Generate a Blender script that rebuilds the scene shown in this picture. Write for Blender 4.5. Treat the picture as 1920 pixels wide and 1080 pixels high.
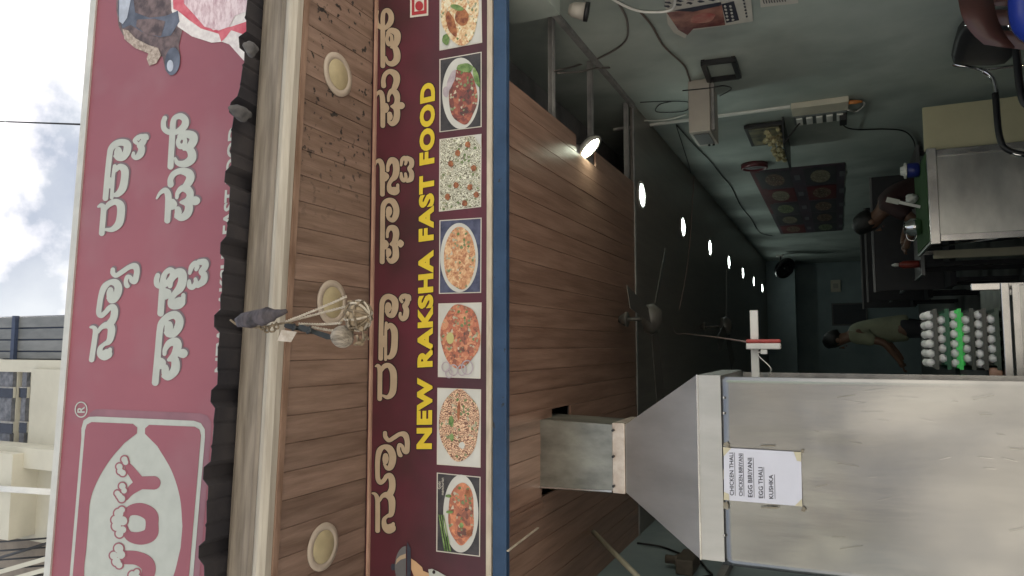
import bpy, bmesh, math, random
import numpy as np
from mathutils import Vector, Matrix
for o in list(bpy.data.objects): bpy.data.objects.remove(o)
scene = bpy.context.scene
COL = scene.collection
rnd = random.Random(7)
R = math.radians

# ------------------------------------------------------------------ camera
FPX = 1340.0                       # focal length in pixels of the 1920 wide picture
CAM_M = np.array([[9.96682774e-01, -6.77260774e-04, 8.13817548e-02],
                  [-7.38312109e-02, 4.13183841e-01, 9.07649749e-01],
                  [-3.42403416e-02, -9.10647382e-01, 4.11763213e-01]])
EYE = np.array([0.0, 0.0, 1.55])
cam = bpy.data.cameras.new('camera'); cam.sensor_width = 36; cam.lens = FPX / 1920 * 36
cam.clip_start = 0.05; cam.clip_end = 3000
camo = bpy.data.objects.new('camera', cam); COL.objects.link(camo)
cx, cy, cz = CAM_M[:, 1], CAM_M[:, 0], -CAM_M[:, 2]   # the phone was turned: picture right is down
camo.matrix_world = Matrix(((cx[0], cy[0], cz[0], EYE[0]), (cx[1], cy[1], cz[1], EYE[1]), (cx[2], cy[2], cz[2], EYE[2]), (0, 0, 0, 1)))
scene.camera = camo
scene.render.resolution_x, scene.render.resolution_y = 1024, 576

# ------------------------------------------------------------------ sky, sun, exposure
SUN_EL, SUN_AZ = 62.0, 25.0         # azimuth from +Y towards +X: high behind the signboard, so the shop front is in open shade
w = bpy.data.worlds.new('World'); scene.world = w; w.use_nodes = True
nt = w.node_tree; nt.nodes.clear()
wo = nt.nodes.new('ShaderNodeOutputWorld'); bg = nt.nodes.new('ShaderNodeBackground'); bg.inputs[1].default_value = 0.10
sky = nt.nodes.new('ShaderNodeTexSky'); sky.sky_type = 'NISHITA'; sky.sun_disc = False
sky.sun_elevation = R(SUN_EL); sky.sun_rotation = R(SUN_AZ); sky.dust_density = 2.0
tc = nt.nodes.new('ShaderNodeTexCoord'); no = nt.nodes.new('ShaderNodeTexNoise')
no.inputs['Scale'].default_value = 3.0; no.inputs['Detail'].default_value = 8; no.inputs['Roughness'].default_value = 0.55
cr = nt.nodes.new('ShaderNodeValToRGB'); cr.color_ramp.elements[0].position = 0.12; cr.color_ramp.elements[1].position = 0.52
n2 = nt.nodes.new('ShaderNodeTexNoise'); n2.inputs['Scale'].default_value = 7.0; n2.inputs['Detail'].default_value = 7
cr2 = nt.nodes.new('ShaderNodeValToRGB')
cr2.color_ramp.elements[0].position = 0.3; cr2.color_ramp.elements[0].color = (2.0, 2.2, 2.6, 1)
cr2.color_ramp.elements[1].position = 0.62; cr2.color_ramp.elements[1].color = (3.15, 3.28, 3.45, 1)
mx = nt.nodes.new('ShaderNodeMix'); mx.data_type = 'RGBA'
nt.links.new(tc.outputs['Generated'], no.inputs['Vector']); nt.links.new(tc.outputs['Generated'], n2.inputs['Vector'])
nt.links.new(no.outputs['Fac'], cr.inputs[0]); nt.links.new(n2.outputs['Fac'], cr2.inputs[0])
nt.links.new(cr.outputs[0], mx.inputs['Factor']); nt.links.new(sky.outputs[0], mx.inputs['A']); nt.links.new(cr2.outputs[0], mx.inputs['B'])
nt.links.new(mx.outputs['Result'], bg.inputs[0]); nt.links.new(bg.outputs[0], wo.inputs[0])
sl = bpy.data.lights.new('sun', 'SUN'); sl.energy = 5.0; sl.angle = R(3); sl.color = (1, 0.95, 0.87)
so = bpy.data.objects.new('sun', sl); COL.objects.link(so)
sd = Vector((math.sin(R(SUN_AZ)) * math.cos(R(SUN_EL)), math.cos(R(SUN_AZ)) * math.cos(R(SUN_EL)), math.sin(R(SUN_EL))))
so.rotation_euler = sd.to_track_quat('Z', 'Y').to_euler(); so.location = sd * 30
vs = scene.view_settings
vs.view_transform = 'Standard'; vs.look = 'None'; vs.gamma = 1; vs.use_curve_mapping = False; vs.exposure = 1.5

# ------------------------------------------------------------------ measuring helpers (photo pixel -> place)
def ray(px, py): return CAM_M @ np.array([540.0 - py, px - 960.0, FPX])
def on_y(px, py, Y): r = ray(px, py); return EYE + r * (Y / r[1])
def on_z(px, py, Z): r = ray(px, py); return EYE + r * ((Z - EYE[2]) / r[2])
def on_x(px, py, X): r = ray(px, py); return EYE + r * (X / r[0])

# ------------------------------------------------------------------ materials
MATS = {}
def mat(name, col, rough=0.6, metal=0.0, var=0.12, scale=6.0, stretch=(1, 1, 1), bump=0.0, bscale=60.0, col2=None,
        spec=0.5, emit=None, estr=0.0, rand=0.0, trans=0.0, detail=5.0, ramp=(0.35, 0.65), coords='Object', coat=0.0, spots=None):
    if name in MATS: return MATS[name]
    m = bpy.data.materials.new(name); m.use_nodes = True; MATS[name] = m
    t = m.node_tree; N = t.nodes; L = t.links; b = N['Principled BSDF']
    c2 = col2 if col2 else tuple(min(1, c * (1 + var)) for c in col)
    c1 = col if col2 else tuple(c * (1 - var) for c in col)
    co = N.new('ShaderNodeTexCoord'); src = co.outputs[coords]
    oi = N.new('ShaderNodeObjectInfo')
    ad = N.new('ShaderNodeVectorMath'); ad.operation = 'MULTIPLY_ADD'
    cb = N.new('ShaderNodeCombineXYZ'); ml = N.new('ShaderNodeMath'); ml.operation = 'MULTIPLY'; ml.inputs[1].default_value = 37.0
    L.new(oi.outputs['Random'], ml.inputs[0])
    for i in range(3): L.new(ml.outputs[0], cb.inputs[i])
    L.new(src, ad.inputs[0]); ad.inputs[1].default_value = stretch; L.new(cb.outputs[0], ad.inputs[2])
    nz = N.new('ShaderNodeTexNoise'); nz.inputs['Scale'].default_value = scale; nz.inputs['Detail'].default_value = detail
    nz.inputs['Roughness'].default_value = 0.6
    L.new(ad.outputs[0], nz.inputs['Vector'])
    r = N.new('ShaderNodeValToRGB'); r.color_ramp.elements[0].position = ramp[0]; r.color_ramp.elements[1].position = ramp[1]
    r.color_ramp.elements[0].color = (*c1, 1); r.color_ramp.elements[1].color = (*c2, 1)
    L.new(nz.outputs['Fac'], r.inputs[0]); out = r.outputs[0]
    if rand:
        hs = N.new('ShaderNodeHueSaturation'); mr = N.new('ShaderNodeMapRange')
        mr.inputs['To Min'].default_value = 1 - rand; mr.inputs['To Max'].default_value = 1 + rand
        L.new(oi.outputs['Random'], mr.inputs['Value']); L.new(mr.outputs[0], hs.inputs['Value']); L.new(out, hs.inputs['Color']); out = hs.outputs[0]
    if spots:      # dark mould or dirt specks with a shape of their own: (colour, scale, threshold, x from, x to)
        g = N.new('ShaderNodeNewGeometry'); sn = N.new('ShaderNodeTexNoise'); sn.inputs['Scale'].default_value = spots[1]; sn.inputs['Detail'].default_value = 3
        L.new(g.outputs['Position'], sn.inputs['Vector'])
        sr = N.new('ShaderNodeValToRGB'); sr.color_ramp.elements[0].position = spots[2]; sr.color_ramp.elements[1].position = spots[2] + (spots[5] if len(spots) > 5 else 0.05)
        L.new(sn.outputs['Fac'], sr.inputs[0])
        sx = N.new('ShaderNodeSeparateXYZ'); L.new(g.outputs['Position'], sx.inputs[0])
        mr = N.new('ShaderNodeMapRange'); mr.inputs['From Min'].default_value = spots[3]; mr.inputs['From Max'].default_value = spots[4]
        L.new(sx.outputs['X'], mr.inputs['Value'])
        mm = N.new('ShaderNodeMath'); mm.operation = 'MULTIPLY'; L.new(sr.outputs[0], mm.inputs[0]); L.new(mr.outputs[0], mm.inputs[1])
        mix = N.new('ShaderNodeMix'); mix.data_type = 'RGBA'; L.new(mm.outputs[0], mix.inputs['Factor']); L.new(out, mix.inputs['A'])
        mix.inputs['B'].default_value = (*spots[0], 1); out = mix.outputs['Result']
    L.new(out, b.inputs['Base Color'])
    rr = N.new('ShaderNodeMapRange'); rr.inputs['To Min'].default_value = max(0.02, rough * 0.8); rr.inputs['To Max'].default_value = min(1, rough * 1.2)
    L.new(nz.outputs['Fac'], rr.inputs['Value']); L.new(rr.outputs[0], b.inputs['Roughness'])
    b.inputs['Metallic'].default_value = metal; b.inputs['Specular IOR Level'].default_value = spec
    b.inputs['Coat Weight'].default_value = coat
    if trans: b.inputs['Subsurface Weight'].default_value = trans; b.inputs['Subsurface Radius'].default_value = (0.01, 0.02, 0.01)
    if bump:
        bn = N.new('ShaderNodeTexNoise'); bn.inputs['Scale'].default_value = bscale; bn.inputs['Detail'].default_value = 6
        L.new(ad.outputs[0], bn.inputs['Vector'])
        bp = N.new('ShaderNodeBump'); bp.inputs['Strength'].default_value = bump; bp.inputs['Distance'].default_value = 0.01
        L.new(bn.outputs['Fac'], bp.inputs['Height']); L.new(bp.outputs[0], b.inputs['Normal'])
    if emit: b.inputs['Emission Color'].default_value = (*emit, 1); b.inputs['Emission Strength'].default_value = estr
    return m

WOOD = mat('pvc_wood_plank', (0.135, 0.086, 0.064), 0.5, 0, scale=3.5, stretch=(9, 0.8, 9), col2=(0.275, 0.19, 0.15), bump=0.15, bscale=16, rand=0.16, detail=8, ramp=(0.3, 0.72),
           spots=((0.02, 0.018, 0.018), 30, 0.61, 0.45, 0.95))
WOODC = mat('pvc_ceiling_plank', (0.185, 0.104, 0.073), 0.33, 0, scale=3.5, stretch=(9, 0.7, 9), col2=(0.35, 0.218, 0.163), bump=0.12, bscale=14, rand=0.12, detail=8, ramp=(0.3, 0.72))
WOODTRIM = mat('wood_trim', (0.16, 0.095, 0.065), 0.5, 0, scale=4, stretch=(1, 6, 6), col2=(0.3, 0.2, 0.15), bump=0.1, bscale=20)
FASCIA = mat('faded_fascia', (0.125, 0.105, 0.085), 0.55, 0, scale=5, stretch=(0.5, 8, 8), col2=(0.29, 0.25, 0.21), bump=0.08, bscale=20, ramp=(0.3, 0.7), detail=7)
FASCIAL = mat('fascia_pale_band', (0.29, 0.26, 0.22), 0.5, 0, scale=4, stretch=(0.5, 10, 10), col2=(0.47, 0.44, 0.385), bump=0.06, bscale=20, ramp=(0.3, 0.7))
ROOFM = mat('old_roof_sheet', (0.018, 0.018, 0.025), 0.7, 0.1, scale=5, stretch=(1, 1, 1), col2=(0.042, 0.038, 0.042), detail=9, bump=0.2, bscale=30)
TAR = mat('grey_sealant', (0.06, 0.06, 0.065), 0.8, 0, scale=14, col2=(0.12, 0.115, 0.115), bump=0.5, bscale=40)
STEEL = mat('stainless_sheet', (0.24, 0.24, 0.235), 0.24, 0.95, scale=1.5, stretch=(2.6, 2.6, 0.5), col2=(0.40, 0.40, 0.39), bump=0.6, bscale=1.7, detail=9, ramp=(0.3, 0.7), spots=((0.24, 0.245, 0.25), 2.4, 0.45, -4, -3.9, 0.25))
STEELD = mat('galvanised_duct', (0.20, 0.20, 0.18), 0.4, 0.85, scale=9, stretch=(1, 1, 0.5), col2=(0.36, 0.36, 0.32), bump=0.08, bscale=20)
GALV = mat('dull_steel_sheet', (0.34, 0.34, 0.33), 0.42, 0.8, scale=2.0, stretch=(2.2, 1, 0.6), col2=(0.58, 0.575, 0.56), bump=0.1, bscale=2.5, detail=9, ramp=(0.25, 0.75))
GALV2 = mat('counter_steel', (0.42, 0.42, 0.40), 0.3, 0.85, scale=1.6, stretch=(1.2, 1, 2.2), col2=(0.72, 0.71, 0.66), bump=0.4, bscale=2.0, detail=6, ramp=(0.3, 0.7))
STEELT = mat('steel_tube', (0.55, 0.54, 0.52), 0.25, 0.95, scale=10, var=0.15)
CHROME = mat('chrome_tube', (0.7, 0.7, 0.7), 0.12, 1.0, scale=10, var=0.05)
BLUE = mat('blue_painted_steel', (0.013, 0.042, 0.098), 0.55, 0, scale=7, col2=(0.024, 0.062, 0.135), detail=9, bump=0.12, bscale=50, spots=((0.015, 0.02, 0.03), 26, 0.69, -4, -3.9))
CREAM = mat('cream_frame', (0.42, 0.36, 0.28), 0.55, 0, scale=6, stretch=(1, 4, 4), col2=(0.58, 0.51, 0.41), bump=0.05)
PINKTRIM = mat('pinkish_trim', (0.3, 0.18, 0.13), 0.55, 0, scale=6, stretch=(1, 4, 4), col2=(0.45, 0.29, 0.22))
WALLT = mat('teal_distemper_wall', (0.31, 0.36, 0.33), 0.75, 0, scale=1.6, col2=(0.49, 0.535, 0.495), bump=0.15, bscale=18, detail=8, ramp=(0.25, 0.75), spots=((0.27, 0.305, 0.285), 1.9, 0.47, -4, -3.9, 0.25))
WALLB = mat('blue_grey_wall', (0.22, 0.28, 0.29), 0.75, 0, scale=1.6, col2=(0.31, 0.37, 0.385), bump=0.05)
DARKC = mat('dark_ceiling', (0.13, 0.115, 0.10), 0.35, 0, scale=3, stretch=(7, 0.6, 4), col2=(0.20, 0.18, 0.16))
CONC = mat('concrete_slab', (0.16, 0.16, 0.165), 0.85, 0, scale=4, col2=(0.26, 0.26, 0.26), bump=0.3, bscale=12)
FLOORM = mat('grey_floor_tile', (0.12, 0.12, 0.115), 0.4, 0, scale=3, col2=(0.2, 0.19, 0.18))
GROUND = mat('street_ground', (0.33, 0.305, 0.27), 0.9, 0, scale=0.7, col2=(0.45, 0.42, 0.375), bump=0.3, bscale=12, detail=8)
BLACK = mat('black_rubber', (0.012, 0.012, 0.014), 0.5, 0, var=0.3)
BLACKM = mat('black_metal', (0.02, 0.02, 0.022), 0.4, 0.2, var=0.3)
WHITEP = mat('white_plastic', (0.72, 0.71, 0.67), 0.4, 0, var=0.06, scale=12)
GREYANG = mat('grey_steel_angle', (0.2, 0.2, 0.2), 0.6, 0.1, scale=9, col2=(0.34, 0.33, 0.32))

# ------------------------------------------------------------------ mesh helpers
WORLD = {}
def put(name, verts, faces, material, parent=None, smooth=False, origin=None, mats=None, fmat=None):
    v = np.array(verts, dtype=float)
    if origin is None: origin = (v.min(0) + v.max(0)) / 2
    origin = np.array(origin, dtype=float)
    me = bpy.data.meshes.new(name); me.from_pydata([tuple(p) for p in (v - origin)], [], [tuple(f) for f in faces])
    for m_ in (mats or [material]): me.materials.append(m_)
    if fmat is not None: me.polygons.foreach_set('material_index', list(fmat))
    if smooth: me.polygons.foreach_set('use_smooth', [True] * len(me.polygons))
    me.update()
    o = bpy.data.objects.new(name, me); COL.objects.link(o)
    WORLD[o] = origin
    if parent is not None: o.parent = parent; o.location = origin - WORLD[parent]
    else: o.location = origin
    return o
def thing(name, label, cat, loc, group=None):
    o = bpy.data.objects.new(name, None); COL.objects.link(o); o.location = loc; o.empty_display_size = 0.1
    WORLD[o] = np.array(loc, dtype=float); tag(o, label, cat, group); return o
def tag(o, label, cat, group=None):
    o['label'] = label; o['category'] = cat
    if group: o['group'] = group
    return o
def struct(o): o['kind'] = 'structure'; return o

class MB:
    def __init__(s): s.v = []; s.f = []
    def add(s, vs, fs):
        n = len(s.v); s.v += [tuple(map(float, p)) for p in vs]; s.f += [tuple(i + n for i in f) for f in fs]; return s
    def box(s, lo, hi, bev=0.0):
        lo, hi = np.minimum(lo, hi), np.maximum(lo, hi)
        if bev <= 0:
            vs = [(x, y, z) for z in (lo[2], hi[2]) for y in (lo[1], hi[1]) for x in (lo[0], hi[0])]
            return s.add(vs, [(0, 2, 3, 1), (4, 5, 7, 6), (0, 1, 5, 4), (2, 6, 7, 3), (0, 4, 6, 2), (1, 3, 7, 5)])
        bm = bmesh.new(); bmesh.ops.create_cube(bm, size=1)
        for q in bm.verts: q.co = Vector([lo[i] + (q.co[i] + 0.5) * (hi[i] - lo[i]) for i in range(3)])
        bmesh.ops.bevel(bm, geom=bm.edges[:], offset=bev, segments=2, affect='EDGES', profile=0.5)
        return s.bm(bm)
    def bm(s, bm):
        bm.verts.index_update(); vs = [tuple(q.co) for q in bm.verts]; fs = [tuple(q.index for q in f.verts) for f in bm.faces]; bm.free(); return s.add(vs, fs)
    def bar(s, a, b, wd, th, up=(0, 0, 1)):       # rectangular bar between two points
        a, b = Vector(a), Vector(b); d = (b - a).normalized(); u = Vector(up)
        sd_ = d.cross(u); sd_ = sd_.normalized() if sd_.length > 1e-6 else Vector((1, 0, 0)); u = sd_.cross(d).normalized()
        vs = [p + sd_ * (wd / 2 * i) + u * (th / 2 * j) for p in (a, b) for i, j in ((-1, -1), (1, -1), (1, 1), (-1, 1))]
        return s.add(vs, [(0, 1, 2, 3), (7, 6, 5, 4), (0, 4, 5, 1), (1, 5, 6, 2), (2, 6, 7, 3), (3, 7, 4, 0)])
    def hexa(s, b, t):                             # 4 bottom + 4 top corners
        return s.add(list(b) + list(t), [(3, 2, 1, 0), (4, 5, 6, 7), (0, 1, 5, 4), (1, 2, 6, 5), (2, 3, 7, 6), (3, 0, 4, 7)])
    def tube(s, pts, r, n=8, cap=True):
        pts = [Vector(p) for p in pts]; rs = r if isinstance(r, (list, tuple)) else [r] * len(pts)
        d0 = (pts[1] - pts[0]).normalized(); u = d0.orthogonal().normalized(); rings = []
        for i, p in enumerate(pts):
            d = (pts[min(i + 1, len(pts) - 1)] - pts[max(i - 1, 0)]).normalized()
            u = (u - d * u.dot(d)).normalized(); q = d.cross(u)
            rings.append([p + (u * math.cos(2 * math.pi * k / n) + q * math.sin(2 * math.pi * k / n)) * rs[i] for k in range(n)])
        vs = [q for g in rings for q in g]; fs = []
        for i in range(len(pts) - 1):
            for k in range(n): fs.append((i * n + k, i * n + (k + 1) % n, (i + 1) * n + (k + 1) % n, (i + 1) * n + k))
        if cap: fs.append(tuple(range(n))[::-1]); fs.append(tuple((len(pts) - 1) * n + k for k in range(n)))
        return s.add(vs, fs)
    def lathe(s, prof, c, n=24, axis=(0, 0, 1), capped=True):     # prof: (radius, height)
        a = Vector(axis).normalized(); u = a.orthogonal().normalized(); q = a.cross(u); c = Vector(c)
        vs = [c + a * h + (u * math.cos(2 * math.pi * k / n) + q * math.sin(2 * math.pi * k / n)) * max(r, 1e-4) for r, h in prof for k in range(n)]
        fs = [(i * n + k, i * n + (k + 1) % n, (i + 1) * n + (k + 1) % n, (i + 1) * n + k) for i in range(len(prof) - 1) for k in range(n)]
        if capped: fs.append(tuple(range(n))[::-1]); fs.append(tuple((len(prof) - 1) * n + k for k in range(n)))
        return s.add(vs, fs)
    def build(s, name, m, parent=None, smooth=False, origin=None): return put(name, s.v, s.f, m, parent, smooth, origin)

def smooth_path(pts, n=6):
    P = [np.array(p, dtype=float) for p in pts]; P = [2 * P[0] - P[1]] + P + [2 * P[-1] - P[-2]]; out = []
    for i in range(1, len(P) - 2):
        for k in range(n):
            t = k / n; a, b, c, d = P[i - 1], P[i], P[i + 1], P[i + 2]
            out.append(0.5 * (2 * b + (c - a) * t + (2 * a - 5 * b + 4 * c - d) * t * t + (3 * b - a - 3 * c + d) * t ** 3))
    out.append(P[-2]); return out
def cable(name, pts, r, m, label, parent=None, n=6):
    o = MB().tube([tuple(p) for p in smooth_path(pts, n)], r, 6).build(name, m, parent, True)
    if parent is None: tag(o, label, 'cable')
    return o

# ---- flat prints: shapes measured in photo pixels, laid on the real plane of the board as clean non-overlapping cells
class Sdf:
    def __init__(s): s.discs = []
    def stroke(s, pts, n=7):
        P = [np.array(p, dtype=float) for p in pts]
        q = smooth_path(P, n) if len(P) > 2 else [P[0] + (P[1] - P[0]) * k / 30 for k in range(31)]
        for a, b in zip(q[:-1], q[1:]):
            m_ = max(1, int(np.linalg.norm(b[:2] - a[:2]) / max(0.18 * min(a[2], b[2]), 0.6)))
            for k in range(m_): s.discs.append(a + (b - a) * k / m_)
        s.discs.append(q[-1]); return s
    def disc(s, x, y, r): s.discs.append(np.array([x, y, 2 * r])); return s
    def mesh(s, grow=0.0, step=0.5, cut=None):
        D = np.array(s.discs); r = D[:, 2] / 2 + grow
        x0, x1 = (D[:, 0] - r).min() - 1, (D[:, 0] + r).max() + 1; y0, y1 = (D[:, 1] - r).min() - 1, (D[:, 1] + r).max() + 1
        xs = np.arange(x0, x1 + step, step); ys = np.arange(y0, y1 + step, step)
        f = np.full((len(ys), len(xs)), -9.0)
        for (cx_, cy_, _), rr in zip(D, r):
            i0, i1 = np.searchsorted(xs, (cx_ - rr - 1, cx_ + rr + 1)); j0, j1 = np.searchsorted(ys, (cy_ - rr - 1, cy_ + rr + 1))
            g = rr - np.hypot(xs[None, i0:i1] - cx_, ys[j0:j1, None] - cy_); f[j0:j1, i0:i1] = np.maximum(f[j0:j1, i0:i1], g)
        V = []; Fc = []; key = {}
        def vert(x, y):
            k = (round(x * 512), round(y * 512))
            if k not in key: key[k] = len(V); V.append((x, y))
            return key[k]
        ins = f > 0; quad = ins[:-1, :-1].astype(int) + ins[1:, :-1] + ins[:-1, 1:] + ins[1:, 1:]
        for j in range(len(ys) - 1):
            row = quad[j]; i = 0; nz = np.nonzero(row)[0]
            if len(nz) == 0: continue
            i = nz[0]
            while i <= nz[-1]:
                if row[i] == 4:
                    k = i
                    while k + 1 < len(row) and row[k + 1] == 4: k += 1
                    Fc.append((vert(xs[i], ys[j]), vert(xs[k + 1], ys[j]), vert(xs[k + 1], ys[j + 1]), vert(xs[i], ys[j + 1]))); i = k + 1; continue
                if row[i] > 0:
                    c = [(i, j), (i + 1, j), (i + 1, j + 1), (i, j + 1)]; poly = []
                    for a, b in zip(c, c[1:] + c[:1]):
                        fa, fb = f[a[1], a[0]], f[b[1], b[0]]
                        if fa > 0: poly.append((xs[a[0]], ys[a[1]]))
                        if (fa > 0) != (fb > 0):
                            t = fa / (fa - fb); poly.append((xs[a[0]] + (xs[b[0]] - xs[a[0]]) * t, ys[a[1]] + (ys[b[1]] - ys[a[1]]) * t))
                    ids = []
                    for p in poly:
                        q = vert(*p)
                        if q not in ids: ids.append(q)
                    if len(ids) > 2: Fc.append(tuple(ids))
                i += 1
        return V, Fc
def put_loose(name, V, Fc, m, parent):              # every separate piece of a print is a part of its own
    par = list(range(len(V)))
    def find(a):
        while par[a] != a: par[a] = par[par[a]]; a = par[a]
        return a
    for f in Fc:
        r0 = find(f[0])
        for b in f[1:]: par[find(b)] = r0
    groups = {}
    for f in Fc: groups.setdefault(find(f[0]), []).append(f)
    for fs in groups.values():
        ids = sorted({i for f in fs for i in f}); mp = {i: k for k, i in enumerate(ids)}
        put(name, [V[i] for i in ids], [tuple(mp[i] for i in f) for f in fs], m, parent)
def print_y(name, V, Fc, Y, m, parent, warp=None):
    put_loose(name, [on_y(*(warp(p) if warp else p), Y) for p in V], [f[::-1] for f in Fc], m, parent)
def poly_y(name, px, Y, m, parent): return put(name, [on_y(*p, Y) for p in px], [tuple(range(len(px)))], m, parent)
def poly_x(name, px, X, m, parent): return put(name, [on_x(*p, X) for p in px], [tuple(range(len(px)))], m, parent)
def ellipse(c, a, b, n=40, jit=0.0, rot=0.0, seed=0):
    rr = random.Random(seed); out = []
    ph = [rr.uniform(0, 6.28) for _ in range(5)]
    for k in range(n):
        t = 2 * math.pi * k / n; j = 1 + jit * sum(math.sin((i + 2) * t + ph[i]) for i in range(5)) / 3
        x, y = a * j * math.cos(t), b * j * math.sin(t)
        out.append((c[0] + x * math.cos(rot) - y * math.sin(rot), c[1] + x * math.sin(rot) + y * math.cos(rot)))
    return out

def text_geo(s, offset=0.0, spacing=1.0):
    c = bpy.data.curves.new('lettering', 'FONT'); c.body = s; c.offset = offset; c.resolution_u = 4; c.space_character = spacing
    o = bpy.data.objects.new('lettering', c); COL.objects.link(o)
    dg = bpy.context.evaluated_depsgraph_get(); me = bpy.data.meshes.new_from_object(o.evaluated_get(dg))
    v = np.array([q.co[:] for q in me.vertices]); f = [tuple(p.vertices) for p in me.polygons]
    bpy.data.objects.remove(o); bpy.data.curves.remove(c); bpy.data.meshes.remove(me); return v, f
def text_on(s, bl, br, tl, m, parent, offset=0.0, spacing=1.0, name='letter'):
    v, f = text_geo(s, offset, spacing); lo, hi = v.min(0), v.max(0)
    bl, br, tl = map(np.array, (bl, br, tl))
    p = [bl + (br - bl) * ((q[0] - lo[0]) / (hi[0] - lo[0])) + (tl - bl) * ((q[1] - lo[1]) / (hi[1] - lo[1])) for q in v]
    put_loose(name, p, f, m, parent)

# ================================================================== SETTING
YF, ZC, XR, XL, YB = 2.75, 2.85, 1.77, -1.31, 16.5
FL = 0.03
def sbox(name, lo, hi, m): return struct(MB().box(lo, hi).build(name, m))
gv = [(-400, -400, 0), (400, -400, 0), (400, 400, 0), (-400, 400, 0)]
struct(put('ground', gv, [(0, 1, 2, 3)], GROUND))
sbox('floor', (XL - 0.2, 2.7, 0.004), (XR + 0.2, YB + 0.2, FL), FLOORM)
wall_right = sbox('wall_right', (XR, 2.86, FL), (XR + 0.2, YB, 3.34), WALLT)
wall_left = sbox('wall_left', (XL - 0.2, 2.86, FL), (XL, YB, 3.34), WALLB)
wall_back = sbox('wall_back', (XL - 0.2, YB + 0.002, FL), (XR + 0.2, YB + 0.2, 3.34), WALLB)
sbox('roof_slab', (XL - 0.9, 2.87, 3.342), (XR + 1.1, YB + 0.25, 3.5), CONC)
struct(MB().box((XL - 0.9, 2.80, 2.90), (XR + 1.1, 2.866, 4.3)).build('wall_front', CONC))
sbox('wall_left_pier', (XL - 0.9, 2.80, 0), (XL - 0.002, 2.858, 2.898), WALLB)
sbox('wall_right_pier', (XR + 0.202, 2.80, 0), (XR + 1.1, 2.858, 2.898), WALLT)
sbox('back_drop_beam', (XL, 15.7, 2.30), (XR, 16.0, 2.848), WALLB)
tag(sbox('wall_bulkhead', (1.63, 2.88, 2.74), (XR - 0.003, 3.2, 3.0), WALLT), 'teal plaster bulkhead at the top of the right wall', 'bulkhead')
ceiling = struct(MB().box((XL, 5.03, ZC), (XR, 15.7, ZC + 0.03)).build('ceiling', DARKC))
MB().box((XL, 4.995, ZC - 0.006), (XR, 5.03, ZC + 0.004)).build('seam_strip', GREYANG, ceiling)

# near ceiling of narrow wood-print planks, cut out round the exhaust duct, open along the right wall
PW = 0.1
def plank(x, y0, y1, parent, m, z, th=0.012, dz=0.0):
    g = 0.0005; mb = MB(); b = 0.0014
    lo = [(x + g, y0, z + b), (x + PW - g, y0, z + b), (x + PW - g, y1, z + b), (x + g, y1, z + b)]
    mb.add([(x + g + b, y0, z + dz), (x + PW - g - b, y0, z + dz), (x + PW - g - b, y1, z + dz), (x + g + b, y1, z + dz)] + lo + [(p[0], p[1], z + th) for p in lo],
           [(0, 1, 2, 3), (0, 4, 5, 1), (1, 5, 6, 2), (2, 6, 7, 3), (3, 7, 4, 0), (4, 8, 9, 5), (5, 9, 10, 6), (6, 10, 11, 7), (7, 11, 8, 4), (11, 10, 9, 8)])
    return mb.build('plank', m, parent)
x = 1.19 - PW
while x > XL - 0.02:
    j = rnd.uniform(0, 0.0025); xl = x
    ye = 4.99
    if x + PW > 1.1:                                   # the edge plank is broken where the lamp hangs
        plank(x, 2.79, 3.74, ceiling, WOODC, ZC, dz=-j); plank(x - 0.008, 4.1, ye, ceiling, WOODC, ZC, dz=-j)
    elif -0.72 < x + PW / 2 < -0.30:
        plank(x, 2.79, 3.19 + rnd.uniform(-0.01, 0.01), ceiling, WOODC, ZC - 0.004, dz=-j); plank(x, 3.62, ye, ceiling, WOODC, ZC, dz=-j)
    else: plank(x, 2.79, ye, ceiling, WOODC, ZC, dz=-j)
    x -= PW
MB().box((XL, 2.79, ZC + 0.0165), (1.15, 3.18, ZC + 0.03)).box((XL, 3.65, ZC + 0.0165), (1.15, 4.99, ZC + 0.03)).build('backing', CONC, ceiling)
MB().box((-0.345, 2.80, ZC - 0.016), (-0.30, 3.30, ZC - 0.0055)).build('batten', WOODC, ceiling)
MB().box((-0.76, 2.80, ZC - 0.014), (-0.73, 3.20, ZC - 0.0055)).build('batten', WOODC, ceiling)
# loose, sagging board with a pale edge near the left
mb = MB(); a, b_ = on_z(950, 1033, ZC - 0.03), on_z(1013, 990, ZC - 0.03)
mb.bar((a[0], a[1], ZC - 0.035), (b_[0] , b_[1], ZC - 0.02), 0.004, 0.010).build('edge_trim', CREAM, ceiling)

# steel angles bridging the open strip of ceiling
for y_, t_, where in ((on_z(1045, 120, ZC)[1], 0.04, 'nearest the street'), (on_z(1117, 190, ZC)[1], 0.04, 'in the middle of the gap'), (on_z(1184, 265, ZC)[1], 0.03, 'at the ceiling seam')):
    mb = MB().box((1.16, y_ - t_ / 2, ZC + 0.02), (XR, y_ + t_ / 2, ZC + 0.024)).box((1.16, y_ + t_ / 2 - 0.004, ZC + 0.024), (XR, y_ + t_ / 2, ZC + 0.06))
    tag(mb.build('steel_angle', GREYANG), 'grey steel angle across the open ceiling gap, ' + where, 'steel angle', 'steel angles across the open ceiling')
tag(MB().box((XR - 0.035, 3.13, ZC - 0.015), (XR - 0.004, 5.0, ZC + 0.012)).build('ceiling_batten', GREYANG), 'thin grey batten along the top of the right wall', 'batten')

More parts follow.
